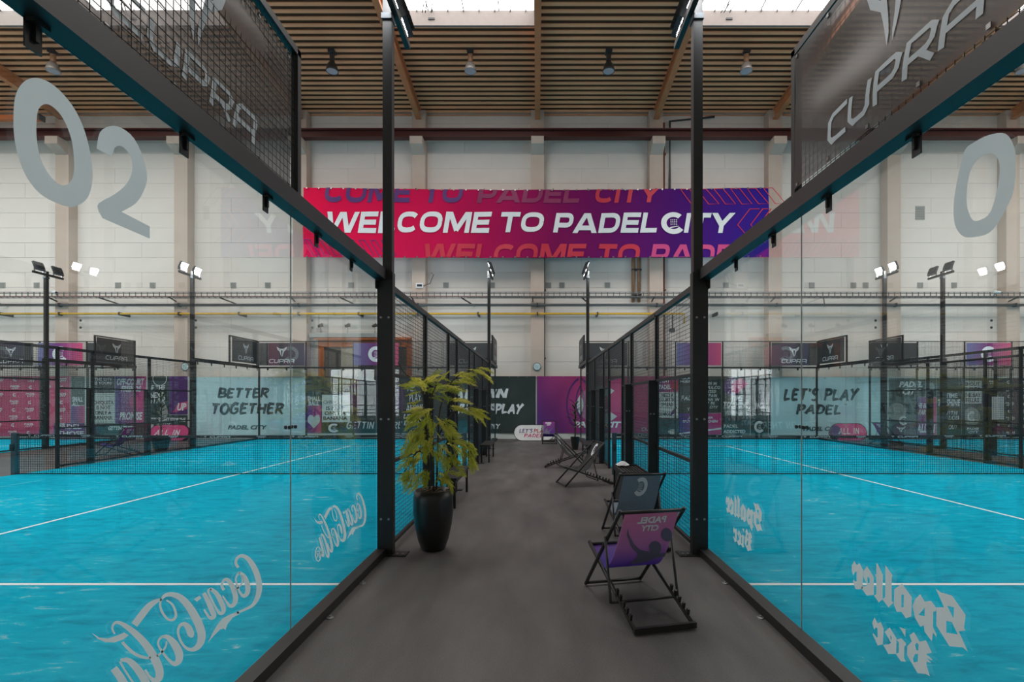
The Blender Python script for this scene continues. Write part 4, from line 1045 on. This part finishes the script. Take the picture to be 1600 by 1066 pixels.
poster(1061, 1127, 646, 679, 'pink_to_purple', 'pink to violet poster with white join in lettering', [('ital', 'JETZT IN DER', .5, .78, .6, .12, W_), ('ital', 'PADEL CITY BUCHEN', .5, .62, .84, .12, W_), ('poly', [(0,0),(1,.6),(1,.8),(0,.15)], .5, .2, 1, .4, W_)], z=ZB-.06)
poster(1093, 1127, T, 645, D_, 'dark poster with white born in slogan lettering', [('brush', 'BORN IN', .46, .8, .66, .085, W_), ('brush', 'A PULCO', .5, .69, .9, .085, W_), ('brush', 'RAISED', .46, .58, .6, .085, W_), ('brush', 'IN SPAIN', .44, .47, .72, .085, W_), ('brush', 'PLAN IN', .5, .36, .8, .085, W_), ('brush', 'UP IN', .44, .26, .5, .085, W_), ('brush', 'OUR CITY', .46, .15, .76, .085, W_)])
poster(1128, 1172, T, 637, D_, 'dark poster with violet figure and time to shine lettering', [('disc', '', .35, .66, .55, .6, 'purple_print'), ('poly', [(0,.1),(.4,0),(1,.6),(.6,1),(.1,.7)], .62, .7, .6, .5, 'magenta_print'), ('ital', 'TIME', .55, .3, .46, .18, W_), ('ital', 'TO SHINE', .5, .1, .9, .17, W_)])
poster(1128, 1172, 638, 680, 'slate_green', 'grey green warning poster with large 100 percent', [('thin', 'WARNING', .5, .83, .8, .13, W_), ('text', '100%', .42, .58, .74, .24, K_), ('thin', 'PADEL', .32, .33, .5, .12, W_), ('text', 'ADDICTED', .44, .13, .78, .12, W_)])
poster(1173, 1200, T, 680, D_, 'narrow dark poster with white logo and padel lettering beside the pale banner', [('text', 'PADEL', .6, .5, .7, .1, W_), ('racket', '', .5, .14, .6, .2, W_), ('disc', '', .5, .75, .7, .3, 'slate_green'), ('rect', '', .5, .32, .8, .12, 'slate_green')])
poster(1201, 1376, 590, 681, 'pale_aqua', "large pale banner with dark brush lettering let's play padel", [('brushb', "LET'S PLAY", .47, .71, .68, .24, 'teal_print'), ('brushb', 'PADEL', .44, .45, .4, .2, 'teal_print'), ('ital', 'PADEL CITY', .47, .12, .33, .075, 'teal_print')], cat='banner', name='wall_banner', waves=.025, seed=8)
poster(1389, 1430, 591, 682, 'slate_green', 'dark welcome poster with a big tennis ball picture below', [('text', 'WELCOME TO', .6, .93, .6, .035, W_), ('disc', '', .3, .42, .7, .3, 'vent_grey'), ('racket', '', .55, .27, .34, .16, W_), ('emblem', '', .45, .12, .35, .1, W_)])
poster(1400, 1446, 593, 620, D_, 'dark sign with white welcome city name lettering', [('ital', 'PADEL\nCITY', .5, .5, .8, .76, W_)], z=ZB-.02)
poster(1430, 1463, 621, 682, 'pink_to_purple', 'violet and pink poster with the best part lettering beside the time to shine strip', [('ital', 'THE BEST\nPART', .4, .7, .8, .3, W_), ('ital', "ALL IN", .5, .2, .9, .22, W_)])
poster(1447, 1463, 591, 620, 'slate_green', 'tiny grey green poster above the best part poster', [('disc', '', .5, .5, .7, .5, 'vent_grey')])
poster(1464, 1502, 591, 682, D_, 'dark poster with time to shine and with a lob lettering', [('disc', '', .7, .83, .8, .3, 'slate_green'), ('text', 'TIME', .6, .7, .5, .08, W_), ('ital', 'TO SHINE', .5, .58, .92, .12, W_), ('brush', 'WITH\nA LOB', .55, .36, .7, .16, W_), ('brush', 'BE OUT', .5, .16, .7, .08, W_)])
poster(1504, 1534, 595, 631, 'light_sheet', 'white poster with shout out to the bay fellas lettering', [('text', 'SHOUT\nOUT TO', .5, .74, .9, .4, K_), ('text', 'THE BAY\nFELLAS', .5, .26, .9, .4, K_)], z=ZB-.02)
poster(1503, 1537, 591, 682, 'slate_green', 'grey green poster with a large ball under the white shout out poster', [('disc', '', .45, .34, .76, .32, 'vent_grey'), ('racket', '', .45, .34, .4, .18, W_), ('ital', 'PADEL\nCITY', .5, .1, .6, .1, W_)])
it = []
for r in range(8):
    for c in range(6):
        cx, cy = .1+c*.17, .93-r*.125
        if (r+c) % 2: it.append(('racket', '', cx, cy, .05, .055, W_))
        else: it.append(('ital', 'PADEL\nCITY', cx, cy, .1, .06, W_))
poster(1538, 1680, 591, 682, D_, 'dark green step and repeat banner with small white logos behind the outer court', it, cat='banner', name='wall_banner')

# ---- the long welcome banner
ZL = ZP-.55
x0, x1, h0, h1 = gx(474, ZL), gx(1201, ZL), gh(402, ZL), gh(293, ZL); W, H = x1-x0, h1-h0
t = empty('welcome_banner', (x0, ZL, h0), 'very long red to violet welcome banner hung high across the wall', 'banner')
def wdisp(u, v): return .035*math.sin(u*1.3+v*1.1)*math.sin(v*1.05+.3)+.02*math.sin(2.3*u-3*v)
def wmap(u, v):
    edge = .10*math.sin(math.pi*u/W)*(1 if v > H/2 else .3); s = abs(v/H-.5)*2
    return (u, v-edge*s**2)
def wset(g, off): 
    g = subdiv2d(g, .5); return set_on(([wmap(*p) for p in g[0]], g[1]), (x0, ZL-off, h0), (1, 0, 0), (0, 0, 1), wdisp)
nx, ny = 90, 18
v = [(W*i/nx, H*j/ny) for j in range(ny+1) for i in range(nx+1)]
f = [(j*(nx+1)+i, j*(nx+1)+i+1, (j+1)*(nx+1)+i+1, (j+1)*(nx+1)+i) for j in range(ny) for i in range(nx)]
set_on(([wmap(*p) for p in v], f), (x0, ZL, h0), (1, 0, 0), (0, 0, 1), wdisp).build('sheet', 'welcome_sheet', t, smooth=True)
s_ = F/ZL; ub = lambda px: (px-VX)/s_-x0; vb = lambda py: gh(py, ZL)-h0
def wtext(body, px0, px1, py0, py1, mat, clip=(None, None), off=.03, bold=.018):
    g = fit(heavy2d(body), (ub(px0)+ub(px1))/2, (vb(py0)+vb(py1))/2, ub(px1)-ub(px0), vb(py0)-vb(py1))
    g = clip2d(g, *clip); wset(g, off).build('lettering', mat, t)
wtext('WELCOME', 512, 769, 331, 364, W_); wtext('TO', 783, 850, 332, 363, W_); wtext('PADEL', 864, 1026, 333, 364, W_); wtext('ITY', 1068, 1149, 333, 364, W_)
cx_, cy_ = ub(1052), vb(349)
wset(fit(racket2d(), cx_, cy_, 1.05, .95), .03).build('lettering', W_, t)
wtext('COME TO', 508, 724, 283, 316, 'purple_print', (0, H), .022); wtext('PADEL', 745, 905, 285, 316, 'plum_print', (0, H), .022); wtext('CITY', 930, 1035, 286, 316, 'red_print', (0, H), .022)
wtext('WELCOME TO', 664, 1000, 381, 412, 'red_print', (.02, H), .022); wtext('PADEL', 1015, 1172, 382, 412, 'magenta_print', (.02, H), .022)
ch = []
for i in range(6):
    a = 1063+i*26; ch.append(ribbon([(ub(a), vb(294), .03), (ub(a+14), vb(294), .03), (ub(a+34), vb(319), .03), (ub(a+18), vb(319), .03), (ub(a), vb(294), .03)]))
for a, d in ((1152, 0), (1172, 0), (1185, 0)):
    ch.append(ribbon([(ub(min(a+34, 1197)), vb(327), .03), (ub(a+19), vb(327), .03), (ub(a), vb(352), .03), (ub(a+24), vb(380), .03)]))
wset(merge2d(ch), .02).build('chevrons', 'red_print', t)
ch = []
for i in range(8):
    a = 476+i*17; ch.append(ribbon([(ub(a), vb(375), .025), (ub(a+8), vb(375), .025), (ub(a+24), vb(399), .025), (ub(a+14), vb(399), .025), (ub(a), vb(375), .025)]))
wset(merge2d(ch), .02).build('chevrons', 'purple_print', t)
m = MB()
for i in range(38):
    u = W*(i+.3)/38
    for vv in (.03, H-.03): p = wmap(u, vv); m.box(x0+p[0]-.03, x0+p[0]+.03, ZL-.05, ZL-.02, h0+p[1]-.03, h0+p[1]+.03)
m.build('eyelets', 'bolt_metal', t)
m = MB()
for i in range(14):
    u = .2+(W-.4)*i/13; m.wire((x0+u, ZL, h0+H-.12), (x0+u, ZP, h0+H+.2), .012)
m.build('tie_cords', 'dark_pipe', t)
# ================================================================ THINGS ON THE WALKWAY
# ---- deckchairs: local frame, y forward (sitter looks +y), origin at the middle of the rear foot bar
def sling(v, bow=0.):                  # v 0 (top rail) .. 1 (seat front): side profile of the cloth
    P = [(.20,.845),(.30,.66),(.42,.46),(.56,.315),(.70,.275),(.84,.305),(1.0,.375)]
    k = v*(len(P)-1); i = min(int(k), len(P)-2); q = catmull(P, 8); j = v*(len(q)-1); a = min(int(j), len(q)-2); fr = j-a
    return tuple(x+(y-x)*fr for x, y in zip(q[a], q[a+1]))
HWD = .27
def deckchair(cloth, label, prints, group=None):
    t = empty('deckchair', (0, 0, 0), label, 'deckchair', group)
    S = 'black_steel'
    for s in (-1, 1):
        x = s*HWD
        MB().tube([(x, 1.02, .015), (x, .19, .86)], .016, 8).build('back_frame_rail', S, t, smooth=True)
        MB().tube([(x-s*.035, 1.02, .40), (x-s*.035, -.02, .02)], .016, 8).build('seat_frame_rail', S, t, smooth=True)
        MB().tube([(x+s*.022, .46, .60), (x+s*.022, .34, .12), (x+s*.022, .335, .10)], .011, 8).build('prop_rail', S, t, smooth=True)
        m = MB()
        for i in range(5):
            y = .34-i*.065; h = .02+.38*(y+.02)/1.04
            m.bar((x-s*.035, y, h+.01), (x-s*.035, y-.012, h+.06), .018, .022)
        m.build('notch_rack', S, t)
        MB().lathe([(.02, -.03), (.02, .03)], (0, 0, 0), 8)
    MB().tube([(-HWD, .20, .845), (HWD, .20, .845)], .014, 8).build('top_rail', S, t, smooth=True)
    MB().tube([(-HWD, 1.0, .03), (HWD, 1.0, .03)], .014, 8).build('front_foot_bar', S, t, smooth=True)
    MB().tube([(-HWD+.03, 1.0, .385), (HWD-.03, 1.0, .385)], .014, 8).build('seat_front_bar', S, t, smooth=True)
    MB().box(-HWD+.02, HWD-.02, -.03, .0, .01, .05).build('rear_foot_bar', S, t)
    MB().tube([(-HWD-.02, .335, .105), (HWD+.02, .335, .105)], .011, 8).build('prop_bar', S, t, smooth=True)
    hw = HWD-.045
    def at(u, v, off=0.):
        y, h = sling(v); y2, h2 = sling(min(1, v+.01)); y1, h1 = sling(max(0, v-.01)); d = Vector((0, y2-y1, h2-h1)).normalized()
        n = Vector((0, d.z, -d.y))     # to the rear / underside
        if n.z > 0: n = -n
        wv = hw+.012*(1-2*abs(v-.5))
        return Vector((u*wv, y, h))+n*off
    nx, ny = 6, 26; m = MB()
    for off in (0., .004):
        n0 = len(m.v)
        for j in range(ny+1):
            for i in range(nx+1): m.v.append(tuple(at(-1+2*i/nx, j/ny, off)))
        for j in range(ny):
            for i in range(nx):
                q = (n0+j*(nx+1)+i, n0+j*(nx+1)+i+1, n0+(j+1)*(nx+1)+i+1, n0+(j+1)*(nx+1)+i); m.f.append(q if off == 0 else q[::-1])
    c = m.build('cloth', cloth, t, smooth=True)
    for g, mat in prints:               # g in (u -1..1, v) seen from behind; printed through the cloth, so on both faces
        g = subdiv2d(g, .09)
        MB().add([at(p[0], p[1], .007) for p in g[0]], g[1]).build('print', mat, c)
        MB().add([at(p[0], p[1], -.003) for p in g[0]], g[1]).build('print', mat, c)
    return t
def mirrored(g, cx, cy, w_, h_):        # reads right from the front: mirrored when seen from behind
    q = fit(g, 0, 0, w_, h_); return [(cx-p[0], cy-p[1]) for p in q[0]], q[1]
def chq(x, y):                          # photograph crop of the chair back -> (u, v)
    k = (y-120)/360; l = 372+(245-372)*max(0, k)**1.5; r = 760+(570-760)*max(0, k)**1.6
    return (-1+2*(x-l)/(r-l), .03+.44*max(0, k))
body = [(403,195),(412,240),(440,300),(480,345),(540,362),(545,315),(565,296),(592,290),(618,300),(628,325),(620,355),(600,380),(645,385),(625,415),(560,425),(500,455),(440,470),(375,474),(415,430),(450,395),(455,372),(420,310),(397,240)]
fig = fill2d([[chq(*p) for p in body]])
ball = fill2d([[chq(680+40*math.cos(R(a)), 255+44*math.sin(R(a))) for a in range(0, 360, 18)]])
PAD = merge2d([mirrored(text2d('PADEL', .0, .04), .06, .075, 1.06, .05), mirrored(text2d('CITY', .0, .04), .06, .135, .66, .045)])
pr_fig = [(fig, 'shadow_print'), (ball, 'shadow_print'), (PAD, 'white_print')]
RK = mirrored(racket2d(), .0, .14, .72, .2)
def stand(t, x, y, deg): t.location = (x, y, 0); t.rotation_euler = (0, 0, R(deg)); return t
stand(deckchair('chair_pink', 'pink deckchair with dark player silhouette on its back', pr_fig), .95, 3.78, 13)
gr = deckchair('slate_fabric', 'slate grey deckchair with white ring logo in front of the black bin', [(RK, 'white_print')]); stand(gr, 1.26, 5.72, 7)
bk = deckchair('black_fabric', 'black deckchair with small white ring logo facing across the walkway', [(RK, 'white_print')]); stand(bk, 1.46, 10.48, 107)
b2 = copy_tree(bk); b2['label'] = 'black deckchair leaning towards the fence nearest the dracaena'; stand(b2, .27, 13.0, -98)
vi = deckchair('chair_violet', 'violet deckchair standing in front of the oval pop-up banner at the wall', pr_fig); stand(vi, .5, 20.45, 180)
v2 = copy_tree(vi); v2['label'] = 'violet deckchair in the left aisle beside the mesh fence'; stand(v2, -12.3, 15.7, 100)
v3 = copy_tree(vi); v3['label'] = 'violet deckchair in the right aisle before the pale banner'; stand(v3, 12.5, 18.9, -80)

# ---- benches and bin
def bench(x0, x1, y0, y1, label):
    t = empty('bench', ((x0+x1)/2, (y0+y1)/2, 0), label, 'bench')
    B('seat', 'black_steel', t, (x0, x1, y0, y1, .44, .48))
    for x in (x0+.02, x1-.06):
        for y in (y0+.03, y1-.07): B('leg', 'black_steel', t, (x, x+.04, y, y+.04, 0, .44))
    B('side_rail', 'black_steel', t, (x0+.03, x0+.05, y0+.05, y1-.05, .38, .44), (x1-.05, x1-.03, y0+.05, y1-.05, .38, .44))
bench(-1.53, -1.25, 7.98, 9.5, 'low black bench against the mesh fence behind the potted bamboo')
bench(-1.53, -1.25, 13.8, 15.3, 'low black bench against the mesh fence nearest the dark slogan banner')
bench(1.35, 1.63, 13.8, 15.3, 'low black bench against the mesh fence by the black deckchairs')
t = empty('slatted_bin', (1.45, 7.7, 0), 'black slatted box bin behind the slate grey deckchair', 'bin')
xa, xb, ya, yb = 1.24, 1.62, 7.28, 8.2
B('body', 'pot_black', t, (xa+.02, xb-.02, ya+.02, yb-.02, .02, .60))
for (p, q) in ((xa, ya), (xb-.03, ya), (xa, yb-.03), (xb-.03, yb-.03)): B('corner_post', 'black_steel', t, (p, p+.03, q, q+.03, 0, .67))
for i in range(7): B('lid_slat', 'black_steel', t, (xa+.035+i*.047, xa+.065+i*.047, ya+.03, yb-.03, .60, .65))
B('lid_rim', 'black_steel', t, (xa, xa+.02, ya, yb, .60, .67), (xb-.02, xb, ya, yb, .60, .67), (xa, xb, ya, ya+.02, .60, .67), (xa, xb, yb-.02, yb, .60, .67))
m = MB(); rnd = random.Random(4)
n = 6
for j in range(n+1):
    for i in range(n+1): m.v.append((1.27+.2*i/n, 8.0+.17*j/n, .672+.05*math.sin(3.1*i/n)*math.sin(3.1*j/n)+rnd.uniform(0, .02)))
for j in range(n):
    for i in range(n): a = j*(n+1)+i; m.f.append((a, a+1, a+n+2, a+n+1))
for i in range(n): pass
m.build('crumpled_paper', 'paper', None, 'crumpled sheet of white paper lying on the black bin', 'paper')

# ---- oval pop-up banners
def popup(px0, px1, py0, py1, z, label, mat, items):
    x0, x1, h1 = gx(px0, z), gx(px1, z), gh(py0, z); W, H = x1-x0, h1-.0
    t = empty('popup_banner', ((x0+x1)/2, z, 0), label, 'banner'); r = H/2
    lean = .35
    loop = [(W-r+r*math.cos(R(a)), r+r*math.sin(R(a))) for a in range(-90, 91, 10)]+[(r+r*math.cos(R(a)), r+r*math.sin(R(a))) for a in range(90, 271, 10)]
    g = fill2d([loop]); uy = Vector((0, lean*.6, 1)).normalized()
    for s in (1, -1):
        u = Vector((0, s*lean*.6, 1)).normalized(); o = Vector((x0, z if s > 0 else z+2*lean*.6*H, 0.012))
        set_on(g, o, (1, 0, 0), u).build('panel', mat, t)
        MB().tube([tuple(o+Vector((p[0], 0, 0))+u*p[1]) for p in loop+loop[:1]], .012, 6).build('hoop', 'black_fabric', t)
    for k, body, cx, cy, w_, h_, mt in items:
        gg = brush2d(body) if k == 'brush' else (text2d(body, .2, .03) if k == 'text' else arcs(.5, .5, 0, .5, 0, 360, 20))
        set_on(fit(gg, cx*W, cy*H, w_*W, h_*H), Vector((x0, z-.006, .012)), (1, 0, 0), uy).build('lettering', mt, t)
    MB().bar((x0+.3, z+.02, .02), (x0+.3, z+2*lean*.6*H-.02, .02), .03, .01).bar((x1-.3, z+.02, .02), (x1-.3, z+2*lean*.6*H-.02, .02), .03, .01).build('strap', 'black_fabric', t)
popup(803, 866, 664, 690, 21.0, "white oval pop-up banner with let's play padel behind the violet deckchair", 'paper', [('brush', "LET'S", .3, .62, .34, .26, 'purple_print'), ('brush', 'PLAY', .66, .62, .34, .26, 'red_print'), ('brush', 'PADEL', .48, .32, .46, .24, 'magenta_print')])
popup(232, 293, 664, 690, 21.0, 'pink oval pop-up banner behind the left potted yucca', 'magenta_print', [('brush', 'ALL IN', .45, .5, .66, .4, 'white_print')])
popup(1300, 1356, 662, 690, 21.0, 'pink oval pop-up banner in front of the pale let us play banner', 'magenta_print', [('disc', '', .15, .5, .3, .8, 'purple_print'), ('brush', 'ALL IN', .5, .55, .6, .4, 'white_print'), ('text', 'THE WAITING PLAY', .5, .2, .6, .12, 'white_print')])

# ---- the big potted plant
PX, PZ = gx(677, 5.85), 5.85
t = empty('potted_bamboo', (PX, PZ, 0), 'tall yellow green feathery plant in a round black pot', 'plant')
MB().lathe([(.125, 0), (.135, .01), (.175, .12), (.212, .3), (.228, .46), (.222, .60), (.208, .685), (.190, .685), (.19, .62), (.05, .61)], (PX, PZ, 0), 36).build('pot', 'pot_black', t, smooth=True)
MB().lathe([(.19, 0), (.13, .03), (.05, .035)], (PX, PZ, .62), 20).build('soil', 'soil', t)
rnd = random.Random(11)
m = MB()
for i in range(26):
    a, r_ = rnd.uniform(0, 6.28), rnd.uniform(.03, .17); x, y = PX+r_*math.cos(a), PZ+r_*math.sin(a)
    m.bar((x-.03, y, .655+rnd.uniform(-.01, .02)), (x+.03, y+rnd.uniform(-.03, .03), .665+rnd.uniform(0, .03)), .035, .012)
m.build('bark_chips', 'soil', t, kind='stuff')
def frond_mesh(n, L, droop, seed, mat):
    q = random.Random(seed); m = MB(); pts = []
    for i in range(n+1):
        s = i/n; pts.append(Vector((0, L*s*(1-.18*droop*s), -droop*L*.55*s*s)))
    m.tube(pts, [.004*(1-.7*i/n) for i in range(n+1)], 4, False)
    for i in range(2, n+1):
        s = i/n; p = pts[i]; d = (pts[i]-pts[i-1]).normalized()
        l = L*.25*(math.sin(math.pi*(.18+.78*s)))*q.uniform(.8, 1.15)
        for sd in (-1, 1):
            ax = (Vector((sd, 0, 0))*.82+d*.62+Vector((0, 0, q.uniform(-.45, .1)))).normalized()
            pr_ = ax.cross(Vector((0, 0, 1))).normalized()*(l*.16)
            # pinnate leaflet: three lobed blades
            for k, (off, sc_, tw) in enumerate(((0, 1, 0), (.32, .55, .6), (.32, .55, -.6))):
                b0 = p+ax*(l*off); a2 = (ax+pr_.normalized()*tw).normalized(); ll = l*sc_; w2_ = ax.cross(Vector((0, 0, 1))).normalized()*(ll*.11)
                n0 = len(m.v); mid = b0+a2*(ll*.45); up_ = Vector((0, 0, ll*.05))
                m.v += [tuple(b0), tuple(mid+w2_-up_), tuple(b0+a2*ll-Vector((0, 0, ll*.12))), tuple(mid-w2_-up_), tuple(mid+up_)]
                m.f += [(n0, n0+1, n0+4), (n0+1, n0+2, n0+4), (n0+2, n0+3, n0+4), (n0+3, n0, n0+4)]
    me = bpy.data.meshes.new('frond'); me.from_pydata(m.v, [], m.f); me.materials.append(M[mat]); return me
FM = [frond_mesh(16, .42, .5, 1, 'leaf_a'), frond_mesh(16, .42, .9, 2, 'leaf_a'), frond_mesh(14, .34, .7, 3, 'leaf_b'), frond_mesh(15, .38, 1.1, 4, 'leaf_b'), frond_mesh(14, .36, .5, 5, 'leaf_c'), frond_mesh(16, .46, .8, 6, 'leaf_c')]
def pt(px, py, dz=0.): return Vector((gx(px, PZ+dz), PZ+dz, gh(py, PZ+dz)))
canes = [[(672,772,0),(668,700,.03),(664,640,.05),(655,600,0),(634,585,-.05),(622,566,-.08)], [(682,770,.02),(684,700,.05),(686,650,.08),(694,620,.05),(712,590,.02),(742,578,0)], [(678,772,-.02),(676,690,-.06),(672,630,-.08),(682,600,-.1),(676,592,-.1)],
         [(686,680,.05),(700,655,.02),(722,638,0),(748,636,-.02)], [(683,720,.03),(700,690,0),(725,690,-.03),(738,712,-.05)], [(670,720,.0),(655,705,-.08),(640,722,-.12),(630,742,-.14)], [(666,670,.03),(648,650,-.03),(630,640,-.06)]]
for c in canes:
    pts = catmull([tuple(pt(a, b, d)) for a, b, d in c], 4)
    MB().tube(pts, [.011*(1-.6*i/len(pts)) for i in range(len(pts))], 6).build('cane', 'stem', t, smooth=True)
clusters = [  # px, py, depth offset, spread px, heading in the picture (deg, 0 = right, 90 = up), fan, number
 (648,600,-.02,14,165,40,11), (634,578,-.06,7,140,60,8), (668,606,-.05,20,70,120,18), (690,610,.02,16,20,80,13), (716,590,.02,12,10,40,9), (738,580,0,8,-10,50,8),
 (706,630,0,12,0,50,8), (735,640,-.02,10,-20,60,10), (655,645,-.05,18,200,100,17), (672,652,-.12,18,-90,150,17), (692,660,.0,12,-40,80,9), (656,680,-.05,18,220,90,18),
 (674,698,-.1,18,-100,150,18), (704,685,0,14,-20,80,11), (725,693,-.03,10,-45,70,12), (733,712,-.05,6,-75,40,7), (702,712,-.05,14,-60,90,12), (650,712,-.1,12,220,70,12), (640,738,-.12,8,245,50,10), (662,738,-.08,12,-110,110,11), (690,740,-.06,12,-50,90,10)]
for cx, cy, dz, sp, hd, fan, n in clusters:
    for i in range(n):
        for _ in range(12):
            p = pt(cx+rnd.gauss(0, sp*.5), cy+rnd.gauss(0, sp*.5), dz+rnd.gauss(0, .10))
            a = R(hd+rnd.uniform(-fan/2, fan/2)); dep = rnd.uniform(-.7, .7)
            d = Vector((math.cos(a), dep, .6*math.sin(a)+.1)).normalized(); sc_ = rnd.uniform(.42, .7)
            if p.x+d.x*.42*sc_ > -1.52 and p.x > -1.52: break
        else: continue
        k = rnd.choice([0, 0, 1, 2, 3, 4, 5])
        yaw = math.atan2(-d.x, d.y); pitch = math.asin(max(-1, min(1, d.z)))
        fr = share(FM[k], 'frond', t, tuple(p)); fr.rotation_mode = 'XYZ'
        fr.rotation_euler = (pitch, rnd.uniform(-.7, .7), yaw); fr.scale = (sc_, sc_, sc_)

# ---- dracaena / yucca with sword leaves
def sword_plant(x, y, pr0, pr1, ph, top, label, seed, spread=.45):
    q = random.Random(seed)
    t = empty('potted_dracaena', (x, y, 0), label, 'plant')
    MB().lathe([(pr0, 0), (pr1, ph), (pr1-.02, ph), (pr1-.02, ph-.05), (.03, ph-.05)], (x, y, 0), 20).build('pot', 'pot_black', t, smooth=False)
    MB().lathe([(pr1-.02, 0), (.02, .01)], (x, y, ph-.045), 16).build('soil', 'soil', t)
    MB().tube([(x, y, ph-.05), (x+.01, y, (ph+top)/2), (x, y, top-.25)], [.025, .02, .015], 6).build('stem', 'stem', t)
    for i in range(26):
        s = i/25; h = ph+.28+(top-ph-.5)*s; a = i*2.4+q.uniform(-.3, .3); L = spread*q.uniform(.8, 1.1)*(1-.25*s); up = .25+.9*s
        d = Vector((math.cos(a), math.sin(a), 0)); m = MB(); w_ = .035
        side = d.cross(Vector((0, 0, 1)))*w_; p = Vector((x, y, h))
        pts = [p, p+d*(L*.4)+Vector((0, 0, L*.4*up)), p+d*(L*.75)+Vector((0, 0, L*.55*up)), p+d*L+Vector((0, 0, L*.45*up))]
        for k, (pp, ww) in enumerate(zip(pts, (.5, 1, .8, .05))): m.v += [tuple(pp-side*ww), tuple(pp-Vector((0, 0, .012*ww))), tuple(pp+side*ww)]
        for k in range(3):
            b = 3*k; m.f += [(b, b+1, b+4, b+3), (b+1, b+2, b+5, b+4)]
        m.build('leaf', 'leaf_dark', t)
sword_plant(1.32, 17.35, .10, .16, .44, 1.75, 'small dark green dracaena in a black pot at the end of the walkway', 2, .38)
sword_plant(-12.45, 16.9, .17, .3, .48, 2.2, 'large potted yucca in the left aisle before the pink pop-up banner', 5, .42)
